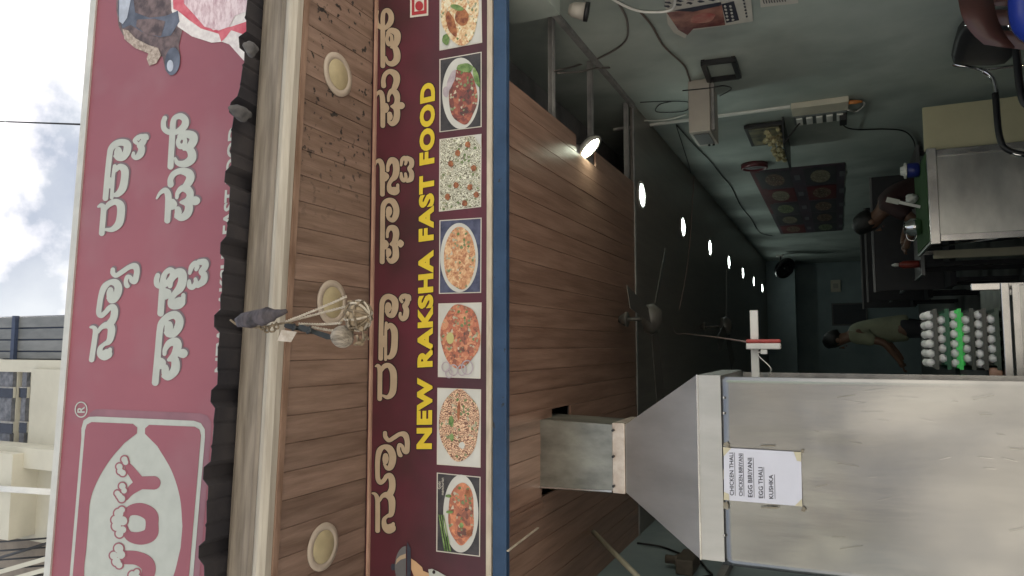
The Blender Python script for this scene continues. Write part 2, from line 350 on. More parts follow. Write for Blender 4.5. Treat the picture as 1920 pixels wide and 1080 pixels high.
# ================================================================== AWNING with soffit, fascia and roof sheet
YAW = math.atan2(0.105, 2.282); E_, N_ = np.array([math.cos(YAW), math.sin(YAW), 0]), np.array([-math.sin(YAW), math.cos(YAW), 0])
A0 = np.array([0, 2.166, 0]); ZS = 3.527; S0, S1 = -2.1, 2.75
def aw(s, t, z): return A0 + E_ * s + N_ * t + np.array([0, 0, z])
awning = thing('awning', 'wood-lined shop awning with pale fascia and dark ribbed roof sheet', 'awning', (0.3, 2.3, ZS))
x = -2.0
while x < 2.6:
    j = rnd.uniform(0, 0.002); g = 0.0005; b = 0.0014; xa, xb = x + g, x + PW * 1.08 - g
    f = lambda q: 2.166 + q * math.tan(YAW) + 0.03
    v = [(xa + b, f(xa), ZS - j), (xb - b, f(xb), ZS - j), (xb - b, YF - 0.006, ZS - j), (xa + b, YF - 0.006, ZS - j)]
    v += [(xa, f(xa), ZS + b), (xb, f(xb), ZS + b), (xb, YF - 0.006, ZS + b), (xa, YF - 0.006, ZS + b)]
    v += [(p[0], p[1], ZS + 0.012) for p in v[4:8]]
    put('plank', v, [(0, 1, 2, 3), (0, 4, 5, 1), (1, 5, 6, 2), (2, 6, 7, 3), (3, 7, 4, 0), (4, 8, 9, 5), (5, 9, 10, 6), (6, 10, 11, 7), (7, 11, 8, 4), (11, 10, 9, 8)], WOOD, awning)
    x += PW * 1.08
put('soffit_backing', [aw(S0, 0.05, ZS + 0.014), aw(S1, 0.05, ZS + 0.014), (2.6, 2.795, ZS + 0.014), (-2.1, 2.795, ZS + 0.014)], [(0, 1, 2, 3)], CONC, awning)
def extrude(prof, m, name, parent):                    # profile of (t, z) pulled along the awning
    n = len(prof); v = [aw(S0, t, z) for t, z in prof] + [aw(S1, t, z) for t, z in prof]
    return put(name, v, [(i, (i + 1) % n, n + (i + 1) % n, n + i) for i in range(n)] + [tuple(range(n)), tuple(range(n, 2 * n))[::-1]], m, parent)
extrude([(-0.012, 3.585), (-0.020, 3.60), (-0.020, 3.69), (-0.012, 3.71), (0.02, 3.71), (0.02, 3.585)], FASCIA, 'fascia_board', awning)
extrude([(-0.006, 3.577), (-0.010, 3.583), (0.015, 3.583), (0.015, 3.577)], ROOFM, 'fascia_groove', awning)
extrude([(-0.028, 3.535), (-0.034, 3.545), (-0.034, 3.56), (-0.022, 3.575), (0.02, 3.575), (0.02, 3.522), (-0.012, 3.522)], FASCIAL, 'fascia_band', awning)
extrude([(0.022, 3.515), (0.022, 3.5255), (0.05, 3.5255), (0.05, 3.515)], WOODTRIM, 'inner_strip', awning)
# ribbed roof sheet
pitch = 0.287; s_rib = (on_y(403, 600, 2.0) - aw(0, 0, 0)) @ E_; prof = []
k0 = int((S0 - s_rib) / pitch) - 1
ss = []
for k in range(k0, k0 + 20):
    c = s_rib + k * pitch
    for ds, h in ((-0.045, 0), (-0.022, 0.03), (0.022, 0.03), (0.045, 0), (0.09, 0), (0.1, 0.005), (0.11, 0), (0.176, 0), (0.186, 0.005), (0.196, 0)):
        if S0 < c + ds < S1: ss.append((c + ds, h))
v = []; fcs = []
ts = [None, -0.06, 0.1, 0.3, 0.5]
for s_, h in ss:
    over = 0.128 + 0.006 * math.sin(s_ * 9) + rnd.uniform(-0.004, 0.004)
    if s_ > 0.93: over -= 0.02 * min(1, (s_ - 0.93) / 0.2) + rnd.uniform(0, 0.012)
    for t in ts:
        t = -over if t is None else t
        v.append(aw(s_, t, 3.722 + 0.09 * t + h))
nt_ = len(ts)
top = [(i * nt_ + j, (i + 1) * nt_ + j, (i + 1) * nt_ + j + 1, i * nt_ + j + 1) for i in range(len(ss) - 1) for j in range(nt_ - 1)]
nv = len(v); v2 = [p - np.array([0, 0, 0.0025]) for p in v]
fcs = top + [tuple(q + nv for q in f[::-1]) for f in top] + [(i * nt_, i * nt_ + nv, (i + 1) * nt_ + nv, (i + 1) * nt_) for i in range(len(ss) - 1)]
put('roof_sheet', v + v2, fcs, ROOFM, awning)
for (px, py), sz, lab in (((466, 92), (0.03, 0.03, 0.02), 'grey sealant lump on the broken roof edge under the pink ice cream'), ((447, 212), (0.03, 0.05, 0.02), 'longer grey sealant lump on the roof edge, farther from the ice cream')):
    c = on_y(px, py, 2.06); bm = bmesh.new(); bmesh.ops.create_icosphere(bm, subdivisions=3, radius=1)
    for q in bm.verts:
        n_ = math.sin(q.co.x * 5 + px) * 0.14 + math.sin(q.co.y * 7 + q.co.z * 4) * 0.14
        q.co = Vector((c[0] + q.co.x * sz[0] * (1 + n_), c[1] + q.co.y * sz[1] * (1 + n_), c[2] - 0.012 + q.co.z * sz[2] * (1 + n_)))
    tag(MB().bm(bm).build('sealant_lump', TAR, None, True), lab, 'sealant', 'sealant lumps on the roof edge')

# ================================================================== KANNADA LETTERING, traced as pen strokes (x, y, width)
def word(origin, sc, strokes):
    return [[(origin[0] + a / sc, origin[1] + b / sc, c / sc) for a, b, c in s] for s in strokes]
WA = word((690, 780), 4.7, [
    [(38, 680, 12), (62, 688, 24), (80, 720, 36), (85, 780, 38), (85, 1010, 38)],
    [(105, 745, 18), (125, 708, 30), (165, 695, 48), (205, 730, 58), (212, 800, 54), (203, 865, 42), (168, 884, 26), (142, 915, 34), (148, 970, 48), (180, 995, 76), (205, 988, 76)],
    [(222, 950, 26), (222, 1000, 26)],
    [(190, 690, 56), (212, 640, 54), (212, 570, 54), (195, 528, 46), (165, 530, 36), (140, 566, 34), (110, 586, 36), (88, 555, 38), (84, 480, 38), (86, 380, 40), (102, 305, 46), (140, 272, 36), (188, 288, 56), (215, 340, 58), (215, 400, 58), (197, 450, 50), (168, 458, 32), (142, 425, 14)],
    [(155, 350, 42), (155, 378, 52), (153, 405, 40)],
    [(150, 150, 32), (155, 185, 34), (185, 214, 32), (230, 190, 34), (280, 160, 34), (325, 165, 48), (345, 215, 42), (345, 280, 42), (336, 312, 46), (312, 302, 26), (302, 268, 26), (276, 254, 26), (268, 295, 28), (280, 338, 34), (290, 348, 26)]])
WB = word((690, 540), 4.7, [
    [(66, 690, 10), (88, 685, 28), (104, 720, 38), (105, 800, 38), (103, 975, 38)],
    [(115, 735, 20), (142, 692, 38), (185, 684, 40), (220, 735, 56), (226, 830, 56), (215, 920, 54), (175, 962, 34), (130, 948, 16)],
    [(112, 620, 38), (115, 400, 38), (120, 200, 38), (127, 120, 40), (155, 82, 44), (195, 78, 46), (235, 112, 54), (238, 180, 54), (216, 238, 44), (182, 238, 30), (156, 205, 14)],
    [(178, 150, 44), (178, 175, 56), (172, 200, 40)],
    [(161, 308, 22), (156, 400, 22), (155, 630, 22)],
    [(170, 360, 16), (195, 328, 38), (230, 372, 54), (235, 460, 54), (225, 560, 54), (195, 608, 38), (160, 606, 16)],
    [(130, 440, 40), (140, 500, 40)],
    [(312, 90, 16), (302, 72, 26), (286, 95, 24), (300, 122, 22)],
    [(305, 66, 24), (335, 70, 34), (350, 110, 38), (335, 146, 44), (322, 158, 36), (338, 195, 46), (330, 250, 48), (305, 274, 34), (284, 250, 26), (284, 222, 20)],
    [(335, 66, 24), (364, 72, 22), (373, 105, 14)]])
LOOP_C = None
WC_S = [[(58, 155, 8), (75, 112, 20), (104, 102, 38), (125, 150, 42), (127, 250, 42), (127, 395, 38)],
        [(150, 225, 44), (165, 240, 40), (150, 258, 44)],
        [(174, 185, 26), (178, 140, 30), (205, 97, 48), (240, 112, 54), (250, 180, 54), (236, 240, 50), (206, 272, 34), (186, 312, 32), (196, 358, 52), (230, 368, 70), (245, 365, 64)],
        [(262, 315, 24), (262, 365, 24)],
        [(292, 140, 18), (300, 92, 28), (324, 74, 30), (336, 108, 24), (330, 130, 20)],
        [(345, 74, 30), (380, 98, 42), (384, 140, 38), (364, 170, 32), (384, 208, 38), (380, 258, 42), (348, 278, 30)],
        [(292, 210, 18), (296, 252, 30), (316, 276, 28), (334, 250, 26), (330, 215, 20)]]
WC_F = [[(125, 990, 40), (128, 750, 38), (130, 550, 38), (140, 485, 42), (175, 452, 42), (220, 462, 50), (248, 520, 50), (245, 580, 50), (220, 622, 40), (186, 612, 28), (164, 582, 12)],
        [(185, 525, 42), (185, 550, 52), (180, 576, 38)],
        [(170, 770, 20), (172, 730, 26), (195, 692, 40), (235, 702, 54), (248, 750, 52), (234, 812, 44), (200, 836, 18)],
        [(205, 836, 18), (235, 852, 44), (245, 900, 52), (240, 955, 54), (205, 986, 42), (172, 962, 18)],
        [(180, 892, 38), (182, 915, 44), (175, 938, 26)], [(150, 822, 44), (162, 840, 40), (150, 858, 44)],
        [(258, 830, 8), (284, 830, 52), (292, 830, 44)], [(284, 812, 30), (288, 848, 30)]]
WC = word((690, 280), 4.7, WC_S + WC_F)
WD_TOP = [[(76, 52, 28), (70, 90, 30), (76, 150, 32), (105, 186, 32), (150, 188, 32), (190, 140, 44), (194, 82, 42), (168, 44, 38), (136, 54, 30), (125, 100, 34), (125, 200, 36), (125, 510, 36)]]
WD = word((690, 10), 4.5, WD_TOP + [
    [(165, 232, 22), (195, 212, 42), (240, 232, 54), (248, 280, 52), (230, 330, 44), (196, 354, 16)],
    [(205, 352, 16), (230, 362, 44), (245, 410, 54), (240, 460, 54), (205, 493, 44), (165, 480, 28), (150, 436, 12)],
    [(166, 252, 26), (160, 290, 26), (176, 328, 32), (198, 308, 26), (198, 262, 24), (180, 246, 20), (166, 252, 26)],
    [(132, 678, 38), (130, 630, 34), (146, 582, 34), (185, 558, 38), (230, 582, 54), (243, 630, 52), (226, 690, 44), (205, 716, 26)],
    [(57, 800, 8), (75, 752, 18), (104, 732, 34), (122, 780, 40), (125, 900, 38), (125, 1015, 36)],
    [(148, 848, 44), (158, 866, 38), (148, 884, 44)],
    [(172, 805, 18), (175, 762, 24), (200, 722, 38), (235, 742, 50), (248, 790, 44), (235, 838, 38), (196, 852, 12)],
    [(200, 856, 12), (235, 866, 44), (245, 910, 50), (235, 968, 50), (205, 998, 40), (173, 984, 18)],
    [(182, 918, 38), (185, 945, 42), (175, 968, 22)], [(252, 846, 8), (275, 846, 54), (284, 846, 50)]])
def big_word_c():      # on the upper board the second word of the lower line carries a looped tail instead of a hook
    loop = [[(92, 50, 28), (86, 82, 30), (92, 128, 32), (115, 152, 32), (150, 152, 32), (184, 118, 40), (186, 76, 38), (165, 46, 34), (140, 54, 28), (128, 96, 34), (127, 180, 38), (127, 395, 38)]]
    return word((690, 280), 4.7, loop + WC_S[1:] + WC_F)
def affine(src, dst):
    A = np.array([[s[0], s[1], 1] for s in src]); X, _, _, _ = np.linalg.lstsq(A, np.array(dst, dtype=float), rcond=None)
    return lambda p: tuple(np.array([p[0], p[1], 1]) @ X)
def z2(o, sc, *pts): return [(o[0] + a / sc, o[1] + b / sc) for a, b in pts]

# ================================================================== UPPER SIGNBOARD
YS = 2.70
SIGNRED = mat('faded_red_flex', (0.24, 0.072, 0.098), 0.5, 0, scale=1.3, col2=(0.30, 0.095, 0.122), bump=0.25, bscale=5, detail=8, ramp=(0.3, 0.7), stretch=(1, 1, 0.35), spots=((0.29, 0.14, 0.165), 1.9, 0.5, -4, -3.9, 0.35))
SIGNWHITE = mat('flex_print_white', (0.43, 0.455, 0.425), 0.5, 0, var=0.05, scale=10)
SIGNGREY = mat('flex_print_grey_shadow', (0.17, 0.12, 0.14), 0.5, 0, var=0.1, scale=10)
SIGNDARK = mat('flex_print_dark_band', (0.24, 0.11, 0.14), 0.5, 0, var=0.15, scale=3)
zt = lambda X: 5.565 - 0.0477 * (X - 0.153)
board = thing('upper_signboard', 'large faded red ice cream signboard above the awning roof', 'signboard', (0.3, YS, 3.9))
XA, XB = -2.15, 2.85
MB().hexa([(XA, YS, 3.85), (XB, YS, 3.85), (XB, YS + 0.07, 3.85), (XA, YS + 0.07, 3.85)], [(XA, YS, zt(XA)), (XB, YS, zt(XB)), (XB, YS + 0.07, zt(XB)), (XA, YS + 0.07, zt(XA))]).build('panel', SIGNRED, board)
MB().hexa([(XA, YS - 0.012, zt(XA) - 0.012), (XB, YS - 0.012, zt(XB) - 0.012), (XB, YS + 0.08, zt(XB) + 0.002), (XA, YS + 0.08, zt(XA) + 0.002)],
          [(XA, YS - 0.012, zt(XA) + 0.04), (XB, YS - 0.012, zt(XB) + 0.04), (XB, YS + 0.08, zt(XB) + 0.04), (XA, YS + 0.08, zt(XA) + 0.04)]).build('frame_edge', mat('pale_frame', (0.55, 0.55, 0.52), 0.5, 0.2, var=0.1, scale=5), board)
for i in range(6):
    xx = -1.9 + i * 0.9; MB().box((xx, YS + 0.071, 3.6), (xx + 0.04, YS + 0.092, zt(xx) - 0.02)).build('frame_post', GREYANG, board)
def big(src, anchors_src, anchors_dst):
    wp = affine(anchors_src, anchors_dst); s1 = Sdf(); s2 = Sdf()
    def conv(st, dx=0, dy=0):
        out = []
        for x_, y_, w_ in st:
            q = wp((x_, y_)); sc_ = np.hypot(*(np.array(wp((x_ + 1, y_))) - np.array(q))); sy_ = np.hypot(*(np.array(wp((x_, y_ + 1))) - np.array(q)))
            out.append((q[0] + dx, q[1] + dy, w_ * (sc_ + sy_) / 2))
        return out
    for st in src: s1.stroke(conv(st)); s2.stroke(conv(st, 2.5, -2.5))
    V, Fc = s2.mesh(1.6); print_y('letter_shadow', V, Fc, YS - 0.002, SIGNGREY, board)
    V, Fc = s1.mesh(0.9); print_y('letter', V, Fc, YS - 0.004, SIGNWHITE, board)
big(WA, z2((690, 780), 4.7, (85, 1025), (85, 720), (366, 250), (215, 370)), z2((0, 360), 3, (516, 952), (535, 775), (780, 460), (668, 555)))
big(WB, z2((690, 540), 4.7, (103, 990), (195, 58), (265, 150), (380, 90), (254, 830)), [(190, 444), (228, 257), (246, 282), (278, 258), (235, 395)])
big(big_word_c(), z2((690, 280), 4.7, (125, 1008), (273, 540), (275, 180), (400, 170), (127, 400)), [(291, 716), (343, 616), (350, 531), (389, 493), (301, 583)])
big(WD, z2((690, 10), 4.5, (125, 525), (170, 25), (265, 430), (125, 1030), (265, 930)), [(320, 322), (340, 211), (366, 293), (313, 412), (361, 395)])
# ---- rounded logo panel with an eye-shaped field and three capital letters under little clouds
def zl(*pts): return [(a / 3, 720 + b / 3) for a, b in pts]
def mirror(pts, yc=982 + 25): return [(a - 0.085 * (2 * yc - b - b), 2 * yc - b) for a, b in pts]
def closed(name, pts, off, m): return poly_y(name, pts, YS - off, m, board)
half_o = zl((458, 300), (458, 250), (470, 205), (500, 185), (545, 183), (1090, 207), (1130, 220), (1152, 255), (1153, 300))
poly_o = half_o + mirror(half_o)[::-1]
closed('logo_shadow', [(a + 12, b - 14) for a, b in half_o] + [(a + 12, b) for a, b in mirror(half_o)[::-1]], 0.0015, SIGNDARK)
closed('logo_field', poly_o, 0.003, SIGNWHITE)
up_in = zl((770, 278), (772, 245), (748, 224), (515, 214), (488, 228), (478, 260))
up_eye = [tuple(p) for p in smooth_path(zl((496, 800), (508, 655), (550, 540), (620, 425), (700, 332)), 5)]
closed('logo_ground', up_eye + up_in + mirror(up_in)[::-1] + mirror(up_eye)[::-1], 0.0045, SIGNRED)
dn_in = zl((815, 280), (816, 250), (838, 230), (1095, 240), (1122, 256), (1130, 290))
dn_eye = [tuple(p) for p in smooth_path(zl((1026, 800), (1012, 640), (966, 490), (885, 350)), 5)]
closed('logo_ground', dn_eye + dn_in + mirror(dn_in)[::-1] + mirror(dn_eye)[::-1], 0.0045, SIGNRED)
LOGO = Sdf(); q = lambda *p: [(a / 3, 720 + b / 3, c / 3) for a, b, c in p]
for st in (q((790, 560, 66), (735, 485, 50), (712, 450, 30)), q((790, 560, 66), (735, 600, 50), (708, 640, 30)), q((790, 556, 72), (865, 556, 76)),
           q((705, 785, 12), (722, 720, 50), (785, 705, 72), (845, 735, 80), (855, 785, 72), (845, 845, 80), (785, 868, 72), (722, 850, 50), (705, 785, 12)),
           q((700, 975, 78), (770, 980, 78), (825, 1010, 84), (835, 1060, 76), (805, 1110, 70), (760, 1110, 60))): LOGO.stroke(st)
CL = [(672, 465, 14), (700, 425, 14), (690, 500, 14), (676, 490, 14), (706, 440, 12), (660, 615, 12), (688, 575, 15), (684, 645, 16), (672, 630, 14), (698, 600, 12),
      (650, 765, 20), (668, 728, 22), (685, 708, 14), (655, 800, 22), (672, 842, 18), (690, 770, 22), (690, 820, 16), (640, 965, 18), (668, 925, 22), (655, 1000, 20), (670, 1018, 15), (680, 960, 20), (745, 1075, 18), (770, 1058, 12), (770, 1090, 18)]
CLO = Sdf(); CLI = Sdf()
for a, b, c in CL: CLO.disc(a / 3, 720 + b / 3, (c + 12) / 3); CLI.disc(a / 3, 720 + b / 3, (c + 3.5) / 3)
for S_, off, m_, nm in ((LOGO, 0.0045, SIGNRED, 'logo_lettering'), (CLO, 0.006, SIGNRED, 'logo_cloud_outline'), (CLI, 0.0075, SIGNWHITE, 'logo_cloud')):
    V, Fc = S_.mesh(0); print_y(nm, V, Fc, YS - off, m_, board)
ring = Sdf(); c0 = (152, 768)
ring.stroke([(c0[0] + 11 * math.cos(t), c0[1] + 14 * math.sin(t), 2.2) for t in [k * math.pi / 8 for k in range(17)]])
V, Fc = ring.mesh(0); print_y('registered_ring', V, Fc, YS - 0.003, SIGNWHITE, board)
P = lambda a, b, off=0.003: on_y(a, b, YS - off)
text_on('R', P(159, 774), P(159, 762), P(145, 774), SIGNWHITE, board, 0.02)
text_on('ICE CREAMS', P(401, 1250), P(416, 797), P(384, 1250), SIGNWHITE, board, 0.015)
text_on('NEW RAKSHA FAST FOOD', P(424, 698), P(450, 235), P(402, 698), SIGNWHITE, board, 0.03)
# ---- printed scoops
CHOC = mat('print_chocolate', (0.05, 0.032, 0.035), 0.45, 0, scale=16, col2=(0.2, 0.14, 0.14), detail=9, coords='Object')
SAUCE = mat('print_sauce', (0.05, 0.06, 0.09), 0.35, 0, scale=7, col2=(0.14, 0.16, 0.22))
SAUCEH = mat('print_sauce_glint', (0.42, 0.46, 0.55), 0.4, 0, var=0.2, scale=9)
NUT = mat('print_nut', (0.22, 0.17, 0.14), 0.5, 0, scale=60, col2=(0.5, 0.42, 0.36))
PINK = mat('print_strawberry', (0.42, 0.25, 0.30), 0.5, 0, scale=22, stretch=(1, 1, 2.5), col2=(0.74, 0.62, 0.66), detail=9, ramp=(0.3, 0.6))
PINKW = mat('print_cream_edge', (0.6, 0.55, 0.56), 0.5, 0, scale=25, col2=(0.78, 0.75, 0.74), detail=8)
SYRUP = mat('print_red_syrup', (0.5, 0.05, 0.09), 0.5, 0, scale=14, col2=(0.62, 0.16, 0.2))
zq = lambda *pts: [(a / 3, b / 3) for a, b in pts]
closed('scoop', zq((655, -200), (655, 60), (668, 150), (690, 195), (740, 245), (830, 290), (915, 320), (930, 395), (960, 427), (1000, 400), (1016, 320), (1005, 260), (1025, 170), (1020, -200)), 0.003, CHOC)
closed('sauce', zq((665, -190), (663, 80), (690, 160), (735, 140), (800, 180), (900, 210), (960, 200), (1010, 120), (1000, 60), (930, 90), (840, 100), (760, 70), (730, -190)), 0.0045, SAUCE)
closed('sauce_glint', zq((672, -150), (670, 120), (690, 135), (715, 100), (735, 0), (735, -150)), 0.006, SAUCEH)
closed('scoop_texture', zq((770, 110), (870, 105), (930, 120), (905, 205), (820, 190), (765, 150)), 0.006, CHOC)
closed('nut_crumbs', zq((690, 165), (720, 170), (760, 215), (840, 255), (890, 270), (905, 310), (880, 355), (840, 370), (825, 330), (835, 300), (760, 270), (700, 220)), 0.006, NUT)
closed('sauce_drop', ellipse((970 / 3, 345 / 3), 14, 26, 30, rot=0.1), 0.006, SAUCE)
closed('sauce_glint', ellipse((957 / 3, 370 / 3), 6, 11, 20), 0.0075, SAUCEH)
closed('scoop', zq((950, -200), (965, 60), (1000, 150), (1080, 205), (1190, 240), (1250, 235), (1290, 250), (1370, 340), (1395, 340), (1400, -200)), 0.0036, PINKW)
closed('syrup', zq((965, -150), (975, 50), (1000, 60), (1060, 110), (1130, 160), (1230, 190), (1245, 235), (1270, 210), (1300, 170), (1390, 200), (1390, 120), (1300, 150), (1200, 170), (1100, 90), (1030, -20), (1010, -150)), 0.0045, SYRUP)
closed('scoop_texture', zq((1020, -150), (1035, 20), (1090, 80), (1150, 150), (1230, 172), (1290, 150), (1320, 90), (1390, 60), (1390, -150)), 0.006, PINK)

# ================================================================== LOWER SIGNBOARD
MAROON = mat('maroon_flex', (0.052, 0.018, 0.022), 0.38, 0, scale=1.7, col2=(0.11, 0.018, 0.034), bump=0.04, bscale=60, detail=3, ramp=(0.4, 0.68))
TAN = mat('print_tan', (0.40, 0.31, 0.22), 0.5, 0, var=0.07, scale=14)
TANSH = mat('print_black_edge', (0.02, 0.012, 0.014), 0.5, 0, var=0.1)
YEL = mat('print_yellow', (0.66, 0.50, 0.035), 0.5, 0, var=0.06, scale=10)
BORDER = mat('print_border_white', (0.62, 0.58, 0.52), 0.5, 0, var=0.05)
low = thing('shop_signboard', 'maroon shop name board with food pictures under the wood soffit', 'signboard', (0.3, YF, 2.9))
MB().box((-2.0, YF, 2.915), (2.6, YF + 0.03, 3.528)).build('panel', MAROON, low)
MB().box((-2.0, YF - 0.012, 2.889), (2.6, YF + 0.03, 2.912)).build('frame_rail', CREAM, low)
MB().box((-2.0, YF - 0.014, 3.500), (2.6, YF - 0.001, 3.513)).build('frame_rail', PINKTRIM, low)
for W_ in (WA, WB, WC, WD):
    s = Sdf()
    for st in W_: s.stroke(st)
    V, Fc = s.mesh(2.0, step=0.6); print_y('letter_edge', V, Fc, YF - 0.002, TANSH, low)
    V, Fc = s.mesh(0.4); print_y('letter', V, Fc, YF - 0.004, TAN, low)
Q = lambda a, b, off=0.004: on_y(a, b, YF - off)
text_on('NEW RAKSHA FAST FOOD', Q(811.5, 844, 0.002), Q(817.5, 150, 0.002), Q(779, 844, 0.002), TANSH, low, 0.072, 1.14, 'letter_edge')
text_on('NEW RAKSHA FAST FOOD', Q(810, 842), Q(816, 152), Q(780.5, 842), YEL, low, 0.055, 1.14)
# non-veg mark
poly_y('mark_ground', [(769, -10), (803, -14), (803, 29), (769, 33)], YF - 0.002, BORDER, low)
DRED = mat('print_dimmed_red', (0.10, 0.012, 0.016), 0.5, 0, var=0.1)  # red for the menu poster, darkened to paint in the dim room
RED = mat('print_red', (0.36, 0.03, 0.04), 0.5, 0, var=0.08)
put('mark_frame', [on_y(a, b, YF - 0.0035) for a, b in [(772, -7), (800, -11), (800, 25), (772, 29), (777, -1), (795, -4), (795, 19), (777, 22)]], [(0, 1, 5, 4), (1, 2, 6, 5), (2, 3, 7, 6), (3, 0, 4, 7)], RED, low)
poly_y('mark_dot', ellipse((786, 11), 7.5, 9), YF - 0.0035, RED, low)

def food(name, c1, c2, c3, kind, scale):
    m = bpy.data.materials.new(name); m.use_nodes = True; t = m.node_tree; N = t.nodes; L = t.links; b = N['Principled BSDF']; b.inputs['Roughness'].default_value = 0.45
    co = N.new('ShaderNodeTexCoord'); ns = N.new('ShaderNodeTexNoise'); ns.inputs['Scale'].default_value = scale * 0.35; ns.inputs['Detail'].default_value = 6
    L.new(co.outputs['Object'], ns.inputs['Vector'])
    mx_ = N.new('ShaderNodeMix'); mx_.data_type = 'RGBA'; mx_.inputs['Factor'].default_value = 0.02 if kind == 'chunk' else 0.06
    L.new(co.outputs['Object'], mx_.inputs['A']); L.new(ns.outputs['Color'], mx_.inputs['B'])
    r = N.new('ShaderNodeValToRGB'); r.color_ramp.elements[0].color = (*c1, 1); r.color_ramp.elements[1].color = (*c3, 1); e = r.color_ramp.elements.new(0.5); e.color = (*c2, 1)
    if kind == 'noodle':
        wv = N.new('ShaderNodeTexWave'); wv.inputs['Scale'].default_value = scale * 0.8; wv.inputs['Distortion'].default_value = 26; wv.inputs['Detail'].default_value = 3; wv.inputs['Detail Scale'].default_value = 1.2
        L.new(mx_.outputs['Result'], wv.inputs['Vector']); L.new(wv.outputs['Fac'], r.inputs[0]); r.color_ramp.elements[0].position = 0.15; r.color_ramp.elements[2].position = 0.85
    else:
        vo = N.new('ShaderNodeTexVoronoi'); vo.inputs['Scale'].default_value = scale; L.new(mx_.outputs['Result'], vo.inputs['Vector'])
        v3 = N.new('ShaderNodeTexVoronoi'); v3.inputs['Scale'].default_value = scale * 0.36; L.new(mx_.outputs['Result'], v3.inputs['Vector'])
        sp = N.new('ShaderNodeSeparateColor'); L.new(vo.outputs['Color'], sp.inputs[0]); s3 = N.new('ShaderNodeSeparateColor'); L.new(v3.outputs['Color'], s3.inputs[0])
        mu = N.new('ShaderNodeMath'); mu.operation = 'MULTIPLY_ADD'; mu.inputs[1].default_value = 0.55; L.new(sp.outputs[0], mu.inputs[0])
        m2 = N.new('ShaderNodeMath'); m2.operation = 'MULTIPLY_ADD'; m2.inputs[1].default_value = 0.5; m2.inputs[2].default_value = -0.02; L.new(s3.outputs[1], m2.inputs[0]); L.new(m2.outputs[0], mu.inputs[2])
        L.new(mu.outputs[0], r.inputs[0])
    fl = N.new('ShaderNodeTexVoronoi'); fl.inputs['Scale'].default_value = 95; L.new(co.outputs['Object'], fl.inputs['Vector'])
    fs = N.new('ShaderNodeSeparateColor'); L.new(fl.outputs['Color'], fs.inputs[0]); fr_ = N.new('ShaderNodeValToRGB'); fr_.color_ramp.interpolation = 'CONSTANT'
    fr_.color_ramp.elements[0].color = (0, 0, 0, 1); fr_.color_ramp.elements[1].position = 0.88; fr_.color_ramp.elements[1].color = (1, 1, 1, 1); L.new(fs.outputs[2], fr_.inputs[0])
    fc = N.new('ShaderNodeValToRGB'); fc.color_ramp.elements[0].color = (0.10, 0.17, 0.05, 1); fc.color_ramp.elements[1].color = (0.55, 0.48, 0.38, 1); L.new(fs.outputs[1], fc.inputs[0])
    fm_ = N.new('ShaderNodeMix'); fm_.data_type = 'RGBA'; L.new(fr_.outputs[0], fm_.inputs['Factor']); L.new(r.outputs[0], fm_.inputs['A']); L.new(fc.outputs[0], fm_.inputs['B'])
    L.new(fm_.outputs['Result'], b.inputs['Base Color']); MATS[name] = m; return m
PLATE = mat('print_plate', (0.55, 0.55, 0.52), 0.45, 0, var=0.08)
def picture(corners, bgm, plate, blob, foodm, extra=(), label=''):
    pic = poly_y('picture', corners, YF - 0.002, BORDER, low)
    c = np.mean(corners, axis=0); ins = [tuple(c + (np.array(p) - c) * np.array([0.955, 0.975])) for p in corners]
    poly_y('background', ins, YF - 0.0035, bgm, pic)
    if plate: poly_y('plate', ellipse(*plate), YF - 0.005, PLATE, pic)
    if blob: poly_y('dish', ellipse(*blob), YF - 0.0065, foodm, pic)
    for k, (pts, m) in enumerate(extra): poly_y('garnish', pts, YF - 0.008 - 0.0006 * (k % 4), m, pic)
DK = mat('print_dark_table', (0.025, 0.025, 0.03), 0.5, 0, scale=20, col2=(0.06, 0.055, 0.06))
BL = mat('print_blue_cloth', (0.03, 0.035, 0.075), 0.5, 0, scale=20, col2=(0.09, 0.1, 0.17))
GRN = mat('print_leaf', (0.06, 0.13, 0.03), 0.5, 0, scale=30, col2=(0.25, 0.36, 0.14))
ONI = mat('print_onion', (0.42, 0.36, 0.4), 0.5, 0, var=0.15, scale=40)
F1 = food('print_biryani', (0.414, 0.150, 0.066), (0.690, 0.510, 0.294), (0.750, 0.750, 0.606), 'chunk', 120)
F2 = food('print_chilli_chicken', (0.066, 0.040, 0.040), (0.234, 0.066, 0.054), (0.438, 0.150, 0.090), 'chunk', 75)
F3 = food('print_rice_noodle', (0.150, 0.138, 0.102), (0.426, 0.414, 0.318), (0.750, 0.750, 0.630), 'noodle', 45)
F4 = food('print_fried_rice', (0.294, 0.114, 0.066), (0.570, 0.294, 0.150), (0.750, 0.570, 0.354), 'chunk', 130)
F5 = food('print_masala_fry', (0.114, 0.066, 0.054), (0.462, 0.150, 0.090), (0.654, 0.354, 0.198), 'chunk', 95)
F6 = food('print_noodles', (0.174, 0.090, 0.066), (0.534, 0.258, 0.150), (0.750, 0.546, 0.378), 'noodle', 36)
F7 = food('print_manchurian', (0.102, 0.054, 0.048), (0.426, 0.150, 0.090), (0.690, 0.294, 0.150), 'chunk', 70)
MEAT = mat('print_meat', (0.16, 0.04, 0.02), 0.4, 0, scale=40, col2=(0.42, 0.17, 0.07))
picture([(824, -45), (902, -55), (904, 80), (824, 95)], PLATE, None, ((862, 18), 36, 66, 40, 0.05), F1,
        [(ellipse((866, 32), 13, 16, 24, 0.06), MEAT), (ellipse((846, 45), 8, 24, 24, 0.08, -0.3), MEAT), (ellipse((857, 14), 13, 5, 20, 0.05, 0.3), GRN), (ellipse((836, 74), 7, 10, 20, 0.1), GRN)])
